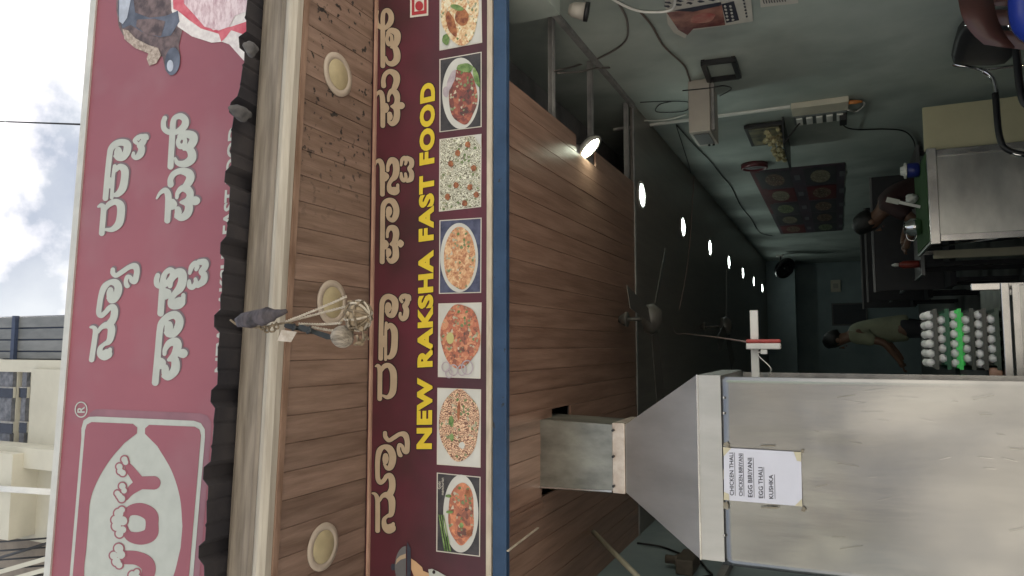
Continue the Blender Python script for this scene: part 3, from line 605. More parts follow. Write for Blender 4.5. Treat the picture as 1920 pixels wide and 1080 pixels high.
picture([(824, 111), (903, 97), (903, 238), (824, 248)], DK, ((864, 175), 35, 67, 44), ((868, 180), 26, 54, 44, 0.05, 0, 4), F2,
        [(ellipse((846, 150), 6, 20, 20, 0.1, 0.35), ONI), (ellipse((836, 172), 6, 10, 20, 0.05), ONI), (ellipse((872, 127), 16, 8, 20, 0.1), GRN), (ellipse((893, 145), 5, 18, 20, 0.1, -0.25), GRN)])
picture([(824, 261), (903, 251), (902, 388), (823, 397)], F3, None, None, None,
        [(ellipse((853 + a, 285 + b), 5, 6, 14, 0.12, 0, k), MEAT) for k, (a, b) in enumerate([(5, 2), (24, -14), (-8, 22), (35, 30), (2, 62), (28, 66), (-14, 84), (18, 96), (40, 80)])] + [([(888, 254), (902, 251), (902, 275)], PLATE)])
picture([(824, 413), (903, 408), (902, 549), (823, 551)], BL, ((861, 483), 35.5, 65, 48), ((862, 484), 30, 58, 48, 0.03, 0, 6), F4)
picture([(822, 569), (903, 567), (901, 710), (821, 707)], PLATE, None, ((863, 630), 37, 60, 48, 0.05, 0, 9), F5,
        [(ellipse((844, 634), 7, 11, 20), mat('print_lime', (0.5, 0.46, 0.2), 0.5, 0, var=0.1))])
for k, (a, b, r_) in enumerate(((836, 688, 9), (850, 694, 10), (866, 694, 10), (876, 689, 13), (842, 700, 8))):
    s = Sdf(); s.stroke([(a + r_ * 0.8 * math.cos(t), b + r_ * math.sin(t), 2.2) for t in [i * math.pi / 6 for i in range(13)]])
    V, Fc = s.mesh(0); print_y('onion_ring', V, Fc, YF - 0.0085 - 0.0007 * k, ONI, low)
picture([(820, 727), (902, 730), (901, 877), (819, 871)], PLATE, None, ((861, 797), 37, 68, 48, 0.05, 0, 3), F6,
        [(ellipse((860, 770), 3, 18, 20, 0.05, 0.05), MEAT), (ellipse((846, 790), 5, 10, 20, 0.15), GRN), (ellipse((866, 835), 6, 6, 20, 0.15), PLATE), (ellipse((847, 820), 4, 7, 20, 0.15), GRN)])
picture([(819, 886), (901, 894), (900, 1044), (818, 1034)], DK, ((864, 963), 33, 73, 48), ((865, 963), 25, 58, 48, 0.06, 0, 5), F7,
        [(ellipse((841, 930), 6, 3, 14, 0.1), GRN), (ellipse((865, 985), 4, 5, 14, 0.1), GRN), (ellipse((877, 925), 5, 7, 14, 0.12), MEAT), (ellipse((880, 1000), 6, 6, 14, 0.12), MEAT), (ellipse((843, 960), 7, 3, 14, 0.1), GRN)]
        + [([(822 + k * 4, 965), (824 + k * 4, 965), (836 + k * 5, 1034), (833 + k * 5, 1034)], GRN) for k in range(3)])
P7 = lambda a, b: on_y(a, b, YF - 0.0055)
text_on('Gobi', P7(826, 917), P7(826, 903), P7(821, 917), BORDER, low, 0.0)
text_on('manchurian', P7(832, 928), P7(832, 896), P7(827, 928), BORDER, low, 0.0)
# serving cloche on a hand, printed
zc5 = lambda *pts: [(700 + a / 8.727, 980 + b / 8.727) for a, b in pts]
CLG = mat('print_cloche_grey', (0.13, 0.13, 0.14), 0.4, 0, var=0.1); CLD = mat('print_cloche_dark', (0.035, 0.04, 0.06), 0.4, 0, var=0.1); SKIN2 = mat('print_skin', (0.52, 0.33, 0.19), 0.5, 0, var=0.05)
dome = [(535 - 182 * math.cos(t), 725 + 342 * math.sin(t)) for t in [(-90 + 180 * k / 24) * math.pi / 180 for k in range(25)]]
poly_y('cloche_knob', zc5((300, 672), (355, 680), (355, 775), (300, 780), (284, 726)), YF - 0.003, CLD, low)
poly_y('cloche', zc5(*dome), YF - 0.004, CLG, low)
poly_y('cloche_glint', zc5((364, 690), (380, 600), (440, 540), (530, 508), (530, 580), (450, 605), (395, 650)), YF - 0.0055, TAN, low)
poly_y('cloche_plate', zc5((550, 310), (612, 420), (612, 1030), (550, 1140)), YF - 0.004, CLD, low)
poly_y('hand', zc5((620, 588), (700, 640), (800, 730), (815, 790), (925, 830), (930, 1010), (800, 1000), (660, 870), (620, 760)), YF - 0.003, SKIN2, low)
poly_y('sleeve', zc5((900, 765), (960, 755), (1060, 800), (1190, 873), (1330, 1000), (930, 1010)), YF - 0.0045, SIGNWHITE, low)
poly_y('cuff_button', zc5(*ellipse((990, 808), 26, 30, 20)), YF - 0.006, TANSH, low)
# blue lintel beam
beam = MB().box((-2.0, YF - 0.005, 2.822), (2.6, YF + 0.03, 2.886), 0.004).build('lintel_beam', BLUE)
tag(beam, 'blue painted steel beam under the maroon shop board', 'beam')

# ================================================================== EXHAUST HOOD
HY = 2.95; HX0, HX1 = -0.849, -0.12
hood = thing('exhaust_hood', 'stainless steel cooking hood with tall front sheet and ceiling duct', 'exhaust hood', (-0.48, 3.2, FL))
v = []; nx, nz = 26, 46
for j in range(nz + 1):
    for i in range(nx + 1):
        X = HX0 + (HX1 - HX0) * i / nx; Z = 0.2 + (1.985 - 0.2) * j / nz
        e = min(1, 6 * i / nx, 6 * (nx - i) / nx, 8 * (nz - j) / nz)
        d = 0.006 * math.sin(X * 5.2 + Z * 2.1) + 0.006 * math.sin(Z * 5.3 - X * 4 + 1) + 0.0018 * math.sin(X * 13 + Z * 9)
        for (ax, az) in ((-0.25, 1.62), (-0.36, 1.60), (-0.48, 1.61), (-0.61, 1.60), (-0.75, 1.61)): d += 0.004 * math.exp(-((X - ax) ** 2 + (Z - az) ** 2) / 0.0012)
        v.append((X, HY + d * e, Z))
fr = [(j * (nx + 1) + i, j * (nx + 1) + i + 1, (j + 1) * (nx + 1) + i + 1, (j + 1) * (nx + 1) + i) for j in range(nz) for i in range(nx)]
n0 = len(v); v += [(p[0], p[1] + 0.006, p[2]) for p in v]
per = [i for i in range(nx + 1)] + [j * (nx + 1) + nx for j in range(1, nz + 1)] + [nz * (nx + 1) + i for i in range(nx - 1, -1, -1)] + [j * (nx + 1) for j in range(nz - 1, 0, -1)]
put('front_sheet', v, fr + [tuple(q + n0 for q in f[::-1]) for f in fr] + [(a, a + n0, b + n0, b) for a, b in zip(per, per[1:] + per[:1])], STEEL, hood, True)
B0 = [(HX0 + 0.012, HY - 0.004, 1.978), (HX1 + 0.004, HY - 0.004, 1.978), (HX1 + 0.004, 3.66, 1.978), (HX0 + 0.012, 3.66, 1.978)]
B1 = [(p[0], p[1], 2.07) for p in B0]; T0 = [(-0.645, 3.15, 2.425), (-0.35, 3.15, 2.425), (-0.35, 3.45, 2.425), (-0.645, 3.45, 2.425)]
MB().hexa(B0, B1).build('skirt', GALV, hood)
MB().bar((HX0 + 0.01, HY - 0.006, 2.069), (HX1 + 0.006, HY - 0.006, 2.069), 0.006, 0.006).build('skirt_bead', STEELT, hood)
MB().hexa([(p[0], p[1], 2.0715) for p in B1], T0).build('canopy', GALV, hood)
cr_ = mat('rusty_flange', (0.42, 0.33, 0.27), 0.45, 0.6, scale=14, col2=(0.62, 0.56, 0.5))
MB().box((-0.652, 3.143, 2.4265), (-0.343, 3.457, 2.484), 0.003).build('flange', cr_, hood)
for bx_ in (-0.62, -0.49, -0.375): MB().lathe([(0.006, 0), (0.006, 0.014)], (bx_, 3.1425, 2.477), 8, (0, -1, 0)).build('bolt', BLACKM, hood)
MB().hexa([(-0.645, 3.155, 2.486), (-0.352, 3.155, 2.486), (-0.352, 3.45, 2.486), (-0.645, 3.45, 2.486)], [(-0.67, 3.205, 3.33), (-0.335, 3.205, 3.33), (-0.335, 3.5, 3.33), (-0.67, 3.5, 3.33)]).build('duct', STEELD, hood)
MB().bar((-0.648, 3.152, 2.49), (-0.661, 3.176, 2.86), 0.008, 0.008).build('duct_seam', STEELT, hood)
MB().box((HX0 + 0.02, 3.1, FL), (HX0 + 0.045, 3.66, 1.97)).build('side_sheet', STEELD, hood)
MB().box((HX1 - 0.03, 3.62, FL), (HX1 - 0.005, 3.645, 1.97)).build('post', STEELT, hood)
MB().box((HX0 + 0.05, 3.0, 0.75), (HX1 - 0.04, 3.6, 0.80)).build('cooking_shelf', STEELD, hood)
for px, py in ((1357, 746), (1357, 775), (1358, 1004)):
    c = on_y(px, py, HY - 0.003); MB().lathe([(0.005, 0), (0.005, 0.004), (0.002, 0.006)], c, 10, (0, -1, 0)).build('rivet', STEELT, hood)

DIRT = mat('brown_tape_residue', (0.20, 0.17, 0.12), 0.7, 0.1, scale=40, col2=(0.30, 0.28, 0.23), detail=8)
for k, (px, py, a_, b_) in enumerate(((1362, 834, 6, 5), (1361, 948, 5, 8), (1358, 890, 2.5, 14), (1505, 846, 3, 4), (1507, 955, 4, 5), (1440, 836, 16, 1.2), (1445, 952, 20, 1.5))):
    poly_y('residue', ellipse((px, py), a_, b_, 18, 0.3, 0, k), HY - 0.0085, DIRT, hood)
for k in range(26):
    px, py = rnd.uniform(1520, 1900), rnd.uniform(720, 1070); l_ = rnd.uniform(8, 45); a_ = rnd.uniform(-0.25, 0.25)
    poly_y('scratch', [(px, py), (px + l_, py + l_ * a_), (px + l_, py + l_ * a_ + 0.5), (px, py + 0.5)], HY - 0.0135 - 0.0002 * (k % 5), STEELT if k % 2 else DIRT, hood)
# paper notice
YN = HY - 0.011
PAPER = mat('white_paper', (0.66, 0.67, 0.76), 0.8, 0, var=0.03, scale=8); TAPE = mat('yellowed_tape', (0.58, 0.53, 0.38), 0.4, 0, var=0.08, scale=20); INK = mat('ink', (0.03, 0.03, 0.05), 0.6, 0, var=0.1)
note = thing('paper_notice', 'white paper menu notice taped to the steel hood sheet', 'notice', on_y(1500, 900, YN))
zn = lambda a, b: (1340 + a / 7.715, 820 + b / 7.715)
nq = [on_y(*zn(*p), YN) for p in ((130, 150), (1250, 214), (1266, 998), (136, 905))]
put('sheet', nq + [p + np.array([0, 0.0015, 0]) for p in nq], [(0, 1, 2, 3), (7, 6, 5, 4), (0, 4, 5, 1), (1, 5, 6, 2), (2, 6, 7, 3), (3, 7, 4, 0)], PAPER, note)
for t_, (xl, xr), (yl, yr), hgt, (ul, ur) in (('CHICKEN THALI', (279, 270), (840, 222), 60, (294, 284)), ('CHICKEN BIRIYANI', (407, 401), (850, 235), 56, (421, 406)), ('EGG BIRIYANI', (548, 541), (866, 297), 66, (568, 554)), ('EGG THALI', (702, 693), (880, 433), 64, (716, 707)), ('KUSHKA', (850, 846), (888, 540), 64, (870, 862))):
    N_y = YN - 0.0012; f = lambda a, b: on_y(*zn(a, b), N_y)
    text_on(t_, f(xl, yl), f(xr, yr), f(xl - hgt, yl), INK, note, 0.012)
    put('underline', [f(ul, yl + 4), f(ur, yr - 2), f(ur + 7, yr - 2), f(ul + 7, yl + 4)], [(0, 1, 2, 3)], INK, note)
for tp in (((120, 140), (240, 155), (130, 275)), ((135, 790), (205, 820), (215, 912), (130, 905)), ((1140, 208), (1252, 212), (1252, 352), (1190, 340)), ((1262, 890), (1268, 1002), (1160, 990))):
    put('tape', [on_y(*zn(*p), YN - 0.002) for p in tp], [tuple(range(len(tp)))], TAPE, note)

# ================================================================== EGGS on their steel stand
EY = 4.2
stand = thing('egg_stand', 'steel tube table carrying the stack of egg trays', 'table', (0.1, 4.4, FL))
zr0, zr1 = on_y(1895, 630, EY)[2], on_y(1879, 630, EY)[2]
MB().box((-0.16, EY - 0.03, zr0), (0.31, EY, zr1), 0.003).build('front_rail', STEELT, stand)
MB().box((0.275, EY - 0.03, zr1 + 0.001), (0.31, EY, on_y(1820, 560, EY)[2]), 0.003).build('corner_post', STEELT, stand)
MB().box((-0.16, EY + 0.001, zr1 - 0.012), (0.31, 4.75, zr1 - 0.004)).build('tabletop', STEELD, stand)
MB().box((-0.16, EY - 0.045, 0.3), (0.295, EY - 0.031, zr0 - 0.008), 0.002).build('front_panel', GALV2, stand)
MB().box((-0.16, EY - 0.05, zr0 - 0.036), (0.30, EY - 0.046, zr0 - 0.008)).build('panel_lip', STEELT, stand)
for lx in (-0.15, 0.28):
    for ly in (EY + 0.01, 4.7): MB().box((lx, ly, FL), (lx + 0.03, ly + 0.03, zr1 - 0.013)).build('leg', STEELT, stand)
EGGM = mat('egg_shell', (0.90, 0.89, 0.87), 0.5, 0, var=0.03, scale=20, trans=0.05, rand=0.07)
egg_prof = [(0.0222 * math.sin(a) * (1 - 0.10 * math.cos(a)), -0.029 * math.cos(a)) for a in [math.pi * k / 14 for k in range(15)]]
mb = MB().lathe(egg_prof, (0, 0, 0), 18); EGGME = None
cols = [('dark grey', (0.075, 0.08, 0.07)), ('dark green', (0.012, 0.11, 0.05)), ('bright green', (0.08, 0.78, 0.16)), ('charcoal', (0.04, 0.05, 0.04)), ('smoky grey', (0.07, 0.07, 0.06)), ('olive grey', (0.04, 0.065, 0.045))]
order = ['topmost', 'second from the top', 'third from the top', 'fourth from the top', 'fifth from the top', 'lowest']
zr = on_y(1753, 630, EY)[2]; pit = (zr - (zr1 + 0.022)) / 5; xc = 0.035; TW = 0.30; PE = 0.0485
for i, (cn, cc) in enumerate(cols):
    z = zr - i * pit; six = i % 2 == 0; nx_ = 6 if six else 5; ny_ = 5 if six else 6
    mb = MB().box((xc - TW / 2, EY + 0.004, z - 0.004), (xc + TW / 2, EY + 0.30, z), 0)
    mb.box((xc - TW / 2 - 0.003, EY, z - 0.013), (xc + TW / 2 + 0.003, EY + 0.0035, z + 0.005))
    for kx in range(nx_ + 1):
        for ky in range(ny_ + 1):
            X = xc + (kx - nx_ / 2) * PE; Y = EY + 0.008 + ky * (0.285 / ny_); h = 0.032 if ky else 0.016
            X = min(max(X, xc - TW / 2 + 0.014), xc + TW / 2 - 0.014)
            mb.hexa([(X - 0.014, Y - 0.006, z + 0.0005), (X + 0.014, Y - 0.006, z + 0.0005), (X + 0.014, Y + 0.008, z + 0.0005), (X - 0.014, Y + 0.008, z + 0.0005)],
                    [(X - 0.004, Y - 0.003, z + h), (X + 0.004, Y - 0.003, z + h), (X + 0.004, Y + 0.003, z + h), (X - 0.004, Y + 0.003, z + h)])
    for kx in range(nx_):
        for ky in range(ny_ if i == 0 else 2):
            X = xc + (kx - (nx_ - 1) / 2) * PE; Y = EY + 0.033 + ky * 0.0485
            mb.lathe([(0.012, -0.024), (0.021, -0.005)], (X, Y, z), 10)
    tm = mat('tray_' + cn.replace(' ', '_'), cc, 0.4, 0, var=0.15, scale=15, trans=0.35 if i == 2 else 0.0)
    tag(mb.build('egg_tray', tm), cn + ' plastic egg tray, ' + order[i] + ' of the stack', 'egg tray', 'egg trays in the stack')
    for kx in range(nx_):
        for ky in range(ny_ if i == 0 else 2):
            X = xc + (kx - (nx_ - 1) / 2) * PE + rnd.uniform(-0.0015, 0.0015); Y = EY + 0.033 + ky * 0.0485; Zc = z + 0.014 + rnd.uniform(-0.002, 0.002)
            if EGGME is None:
                o = MB().lathe(egg_prof, (X, Y, Zc), 18).build('egg', EGGM, None, True); EGGME = o.data
            else:
                o = bpy.data.objects.new('egg', EGGME); COL.objects.link(o); o.location = (X, Y, Zc + (egg_prof[0][1] + egg_prof[-1][1]) / 2); WORLD[o] = np.array(o.location)
            o.rotation_euler = (rnd.uniform(-0.15, 0.15), rnd.uniform(-0.15, 0.15), rnd.uniform(0, 6))
            place = ['nearest the hood', 'second from the hood', 'third from the hood', 'fourth from the hood', 'fifth from the hood', 'farthest from the hood'][kx if kx < nx_ - 1 else 5]
            tag(o, 'white egg in the front row of the ' + cn + ' tray, ' + place if ky == 0 else 'white egg behind the front row of the ' + cn + ' tray', 'egg', 'eggs in the ' + cn + ' tray')
gb = on_y(1845, 712, 4.24)
tag(MB().box((gb[0] - 0.01, 4.24, zr1 + 0.0), (on_y(1845, 693, 4.24)[0], 4.4, on_y(1800, 700, 4.24)[2]), 0.004).build('storage_box', mat('dark_box', (0.02, 0.03, 0.03), 0.5, 0, var=0.2)), 'small dark box squeezed between the egg trays and the hood', 'box')
c = on_y(1878, 700, 4.2); tag(MB().lathe([(0.010, 0), (0.024, 0.012), (0.028, 0.04), (0.024, 0.062), (0.021, 0.06), (0.008, 0.012)], (c[0], 4.225, zr1), 16).build('clay_cup', mat('brown_clay', (0.3, 0.15, 0.1), 0.6, 0, scale=60, col2=(0.5, 0.3, 0.22)), None, True), 'small brown cup beside the lowest egg tray', 'cup')

# ================================================================== PVC ARM WITH RED DEVICE
a, b = on_y(1415, 582, 3.4), on_y(1415, 706, 3.4)
tag(MB().box((HX1 - 0.02, 3.39, 1.872), (a[0], 3.42, 1.906), 0.002).build('plastic_batten', WHITEP), 'white plastic batten sticking out beside the steel hood', 'batten')
dv = thing('emergency_lamp', 'red and white electric lamp unit clipped on the white batten', 'lamp', on_y(1465, 645, 3.4))
q0, q1 = on_y(1400, 655, 3.37), on_y(1464, 636, 3.37); xm = on_y(1430, 643.5, 3.37)[0]
MB().box((q0[0], 3.345, q1[2]), (xm, 3.388, q0[2]), 0.005).build('back_shell', WHITEP, dv)
MB().box((xm + 0.001, 3.345, q1[2]), (q1[0], 3.388, q0[2]), 0.006).build('front_shell', mat('red_plastic', (0.45, 0.07, 0.06), 0.4, 0, var=0.1), dv)
c = on_y(1433, 659, 3.37); MB().box((c[0] - 0.012, 3.35, c[2] - 0.014), (q0[0] - 0.001, 3.38, c[2] + 0.014), 0.002).build('plug', WHITEP, dv)
cable('power_cable', [on_z(1302, 325, ZC - 0.004), on_z(1292, 470, ZC - 0.004), on_z(1278, 560, ZC - 0.006), on_z(1264, 619, ZC - 0.01), on_y(1290, 626, 5.4), on_y(1340, 632, 4.6), on_y(1400, 641, 3.37)], 0.004, mat('pinkish_cable', (0.3, 0.22, 0.2), 0.5, 0), 'thin pinkish cable running from the ceiling to the red lamp unit')
cable('lamp_lead', [on_y(1434, 659, 3.365), on_y(1420, 664, 3.37), on_y(1445, 690, 3.38), on_y(1440, 705, 3.42)], 0.003, WHITEP, 'short pale lead looping from the red lamp unit to the hood')

# ================================================================== LAMPS
LENS_ON = mat('lit_lens', (0.9, 0.95, 0.85), 0.4, 0, var=0.02, emit=(0.86, 1.0, 0.92), estr=11.0)
FITT = mat('lamp_fitting', (0.5, 0.49, 0.45), 0.4, 0.2, var=0.1)
ords = ['nearest', 'second nearest', 'third nearest', 'fourth nearest', 'third farthest', 'second farthest', 'farthest']
for k in range(7):
    c = (1.126, 5.2 + k * 1.57, ZC)
    t = thing('ceiling_light', 'lit round ceiling light, ' + ords[k] + ' in the row receding into the shop', 'ceiling light', c, 'row of lit ceiling lights')
    MB().lathe([(0.108, -0.001), (0.105, -0.012), (0.088, -0.014), (0.086, -0.004)], c, 28).build('ring', FITT, t, True)
    MB().lathe([(0.086, -0.0045), (0.06, -0.013), (0.001, -0.016)], c, 28).build('lens', LENS_ON, t, True)
c = on_z(1105, 277, ZC - 0.02); ax = Vector((-0.72, 0.02, -0.69)).normalized()
t = thing('hanging_downlight', 'lit round downlight hanging loose and tilted from the broken ceiling edge', 'ceiling light', c)
MB().lathe([(0.06, -0.03), (0.078, -0.012), (0.088, 0.0), (0.088, 0.008), (0.07, 0.010), (0.068, 0.004)], c, 28, ax).build('housing', FITT, t, True)
MB().lathe([(0.068, 0.0045), (0.05, 0.009), (0.001, 0.010)], c, 28, ax).build('lens', mat('lit_lens_near', (0.9, 0.95, 0.85), 0.4, 0, var=0.02, emit=(0.92, 1.0, 0.78), estr=30.0), t, True)
MB().tube([(c[0] + 0.03, c[1] + 0.01, c[2] + 0.03), (c[0] + 0.06, c[1] + 0.02, c[2] + 0.2), (c[0] + 0.03, c[1] + 0.02, 3.34)], 0.004, 6).build('lead', BLACK, t, True)
DISC_R = mat('lamp_ring_pale', (0.42, 0.36, 0.30), 0.45, 0, var=0.08); DISC_L = mat('lamp_lens_yellowed', (0.42, 0.36, 0.225), 0.45, 0, var=0.1, scale=14)
for (px, py), lab in (((633, 140), 'unlit round soffit light beside the mould spots'), ((622, 567), 'unlit round soffit light behind the hanging charm'), ((605, 1025), 'unlit round soffit light nearest the hand-held cloche print')):
    c = on_z(px, py, ZS - 0.003)
    t = thing('soffit_light', lab, 'ceiling light', c, 'unlit lights in the soffit')
    MB().lathe([(0.097, 0.0), (0.096, -0.006), (0.070, -0.0075), (0.068, -0.005)], c, 36).build('ring', DISC_R, t, True)
    MB().lathe([(0.0675, -0.0055), (0.066, -0.007), (0.001, -0.0078)], c, 36).build('lens', DISC_L, t, True)
# ================================================================== CEILING FANS
def fan(px, py, hz, lab, rot):
    c = on_z(px, py, hz); t = thing('ceiling_fan', lab, 'fan', (c[0], c[1], ZC), 'ceiling fans')
    fm = mat('fan_brown', (0.085, 0.078, 0.07), 0.4, 0.1, var=0.1)
    MB().tube([(c[0], c[1], ZC - 0.001), (c[0], c[1], hz + 0.05)], 0.012, 8).build('rod', fm, t, True)
    MB().lathe([(0.03, 0.07), (0.09, 0.05), (0.1, 0.0), (0.06, -0.05), (0.02, -0.06)], (c[0], c[1], hz), 20).build('motor', fm, t, True)
    MB().lathe([(0.02, 0), (0.05, -0.05), (0.05, -0.06)], (c[0], c[1], ZC - 0.002), 14).build('canopy', fm, t, True)
    for k in range(3):
        a = rot + k * 2 * math.pi / 3; d = Vector((math.cos(a), math.sin(a), 0)); p = Vector((-d.y, d.x, 0.18))
        b0, b1 = Vector((c[0], c[1], hz)) + d * 0.1, Vector((c[0], c[1], hz)) + d * 0.6; n_ = Vector((0, 0, 0.004))
        vs_ = [b0 - p * 0.05, b0 + p * 0.05, b1 + p * 0.07, b1 - p * 0.065]
        MB().hexa(vs_, [q_ + n_ for q_ in vs_]).build('blade', fm, t)
fan(1225, 598, 2.62, 'dark ceiling fan nearest the ceiling seam', 0.7)
fan(1362, 612, 2.58, 'dark ceiling fan farther back, by the pinkish cable', 0.2)

# ================================================================== RIGHT WALL FITTINGS
WX = XR
def wy(px, py, X=XR): return on_x(px, py, X)
POST = mat('poster_paper', (0.52, 0.50, 0.45), 0.7, 0, var=0.06, scale=8)
t = thing('warning_poster', 'curling white wall poster with a reddish picture and black caption', 'poster', wy(1400, 0))
X = XR - 0.006
sh = [(1237, -70), (1252, 45), (1264, 62), (1285, 72), (1290, 58), (1412, 40), (1402, -70)]
poly_x('sheet', sh, X, POST, t)
poly_x('picture', [(1250, 24), (1353, 8), (1360, 47), (1300, 54), (1289, 66), (1272, 56)], X - 0.002, mat('poster_flesh', (0.14, 0.035, 0.035), 0.5, 0, scale=7, col2=(0.42, 0.20, 0.15), detail=4), t)
poly_x('picture_dark', [(1262, 20), (1352, 4), (1353, 10), (1300, 22)], X - 0.003, INK, t)
poly_x('picture_detail', ellipse((1318, 34), 24, 9, 28, 0.08, -0.2), X - 0.003, mat('poster_red', (0.4, 0.10, 0.09), 0.5, 0, scale=12, col2=(0.5, 0.25, 0.2)), t)
poly_x('caption_panel', [(1353, 8), (1376, 2), (1386, 38), (1362, 43)], X - 0.002, INK, t)
for k in range(2):
    for j in range(5): poly_x('caption_mark', ellipse((1359.5 + k * 10 + j * 1.2, 12 + j * 6.3), 2.6, 2.2, 8, 0.2, 0, j), X - 0.0035, POST, t)
for k in range(5):
    for j in range(3): poly_x('text_mark', ellipse((1251 + k * 21 + j * 1.6, 12 - k * 3 - j * 7), 6.5, 2.0, 10, 0.35, 0.1, k * 3 + j), X - 0.0035, INK, t)
for j in range(7): poly_x('text_mark', ellipse((1393 + j * 1.2, -5 + j * 6), 2.2, 2.0, 8, 0.25, 0, j), X - 0.0035, INK, t)
t = thing('small_notice', 'small printed paper stuck on the right wall near the poster', 'notice', wy(1460, 0))
poly_x('sheet', [(1422, -40), (1426, 14), (1497, 6), (1492, -40)], X, POST, t)
for k in range(9): poly_x('text_mark', [(1430 + k * 5, 0 - (k % 3)), (1432 + k * 5, 0 - (k % 3)), (1434 + k * 5, 7 - k * 0.5), (1432 + k * 5, 7 - k * 0.5)], X - 0.002, INK, t)
# television bracket
t = thing('wall_bracket', 'empty black metal bracket frame screwed to the teal wall', 'bracket', wy(1350, 125))
bc = [wy(1318, 113), wy(1375, 106), wy(1386, 138), wy(1330, 145)]
for a, b, wd in ((0, 1, 0.022), (1, 2, 0.03), (2, 3, 0.022), (3, 0, 0.03)): MB().bar(bc[a] + np.array([-0.02, 0, 0]), bc[b] + np.array([-0.02, 0, 0]), wd, 0.03, (1, 0, 0)).build('bar', BLACKM, t)
for p in bc: MB().box((XR - 0.008, p[1] - 0.012, p[2] - 0.012), (XR - 0.001, p[1] + 0.012, p[2] + 0.012)).build('foot', BLACKM, t)
# beige box on the wall
yb = 4.72; zb0, zb1 = on_x(1333, 152, XR)[2], on_x(1290, 152, XR)[2]; xb0 = on_y(1310, 247, yb)[0]
t = thing('stabiliser_box', 'beige metal voltage box projecting from the teal wall', 'electrical box', (XR - 0.13, yb + 0.2, zb0))
BEI = mat('beige_metal', (0.40, 0.37, 0.33), 0.5, 0.1, var=0.06, scale=6)
MB().box((xb0, yb, zb0), (XR - 0.002, yb + 0.36, zb1), 0.006).build('case', BEI, t)
MB().box((xb0 - 0.004, yb + 0.05, zb0 + 0.02), (xb0 - 0.001, yb + 0.31, zb1 - 0.02)).build('side_panel', mat('grey_vent', (0.11, 0.11, 0.11), 0.5, 0.1), t)
for k in range(2): MB().lathe([(0.008, 0), (0.008, 0.012)], (xb0 - 0.001, yb + 0.33, zb0 + 0.03 + k * 0.03), 8, (-1, 0, 0)).build('knob', BLACK, t)
MB().box((xb0 + 0.02, yb + 0.05, zb0 - 0.02), (XR - 0.003, yb + 0.09, zb0 - 0.001)).build('bracket', GREYANG, t)
# conduit and switchboard
a, b = wy(1228, 232), wy(1484, 209)
tag(MB().box((XR - 0.02, 5.52, b[2]), (XR - 0.002, 5.55, ZC + 0.3)).build('conduit', WHITEP), 'pale conduit dropping down the teal wall to the switchboard', 'conduit')
p0, p1 = wy(1484, 200), wy(1590, 200)
t = thing('switchboard', 'long pale switchboard with black plug on the teal wall', 'switchboard', (XR, 5.6, p1[2]))
y0, y1 = wy(1490, 192)[1], wy(1490, 224)[1]; ym = (y0 + y1) / 2
MB().box((XR - 0.045, y0, p1[2]), (XR - 0.002, ym - 0.01, p0[2]), 0.004).build('batten', mat('aged_white', (0.58, 0.54, 0.44), 0.5, 0, var=0.08), t)
plate_ = MB().box((XR - 0.05, ym - 0.008, p1[2] + 0.01), (XR - 0.002, y1, p0[2] - 0.005), 0.004).build('socket_plate', mat('dark_grey_plate', (0.13, 0.15, 0.15), 0.4, 0), t)
for k in range(5):
    z = p0[2] - 0.045 - k * 0.07; MB().box((XR - 0.064, ym + 0.02, z - 0.022), (XR - 0.0505, y1 - 0.03, z + 0.022), 0.004).build('switch', WHITEP, plate_)
z = p1[2] + 0.03; MB().box((XR - 0.10, ym + 0.03, z - 0.02), (XR - 0.0505, y1 - 0.02, z + 0.03), 0.005).build('plug', BLACK, t)
MB().tube([(XR - 0.03, y0 + 0.06, p1[2] - 0.001), (XR - 0.03, y0 + 0.08, p1[2] - 0.05), (XR - 0.03, y0 + 0.09, p1[2] - 0.09)], [0.016, 0.014, 0.008], 10).build('orange_plug', mat('orange_plastic', (0.6, 0.22, 0.06), 0.4, 0), t, True)
W_ = lambda px, py, d=0.012: wy(px, py, XR - d)
cable('plug_cable', [W_(1577, 222, 0.08), W_(1585, 238, 0.06), W_(1610, 243), W_(1660, 242), W_(1695, 246), W_(1712, 262), W_(1718, 285)], 0.006, BLACK, 'black cable sagging from the plug along the wall to the counter')
cable('cream_cable', [W_(1590, 207, 0.05), W_(1605, 209), W_(1621, 196), W_(1612, 190), W_(1580, 190)], 0.006, WHITEP, 'short pale cable looping below the switchboard')
cable('wall_cable', [W_(1200, 192), W_(1245, 190), W_(1292, 192), W_(1284, 208), W_(1232, 210), W_(1237, 196), W_(1260, 190)], 0.0035, BLACK, 'dark cable loops left hanging above the beige box')
cable('wall_cable', [W_(1188, 226, 0.05), W_(1230, 226), W_(1262, 222), W_(1288, 214)], 0.006, WHITEP, 'pale cable running from the ceiling to the beige box')
cable('wall_cable', [W_(1280, 170, 0.2), W_(1330, 165, 0.22), W_(1358, 161, 0.2), W_(1371, 167, 0.1), W_(1350, 180, 0.03)], 0.004, BLACK, 'black cable bent over the front of the beige box')
cable('wall_cable', [W_(1268, 234), W_(1300, 270), W_(1330, 300), W_(1352, 328), W_(1372, 352), W_(1388, 385), W_(1408, 410), W_(1425, 436), W_(1448, 442)], 0.005, BLACK, 'wavy dark cable creeping along the top of the right wall')
cable('wall_cable', [W_(1268, 236), W_(1282, 280), W_(1296, 330), W_(1303, 400)], 0.003, BLACK, 'thin dark cable dropping straight from the ceiling behind the beige box')
cable('wall_cable', [W_(1120, -20), W_(1165, 8), W_(1205, 22), W_(1255, 20), W_(1266, 0), W_(1262, -30)], 0.007, WHITEP, 'thick white cable looping across the poster corner')
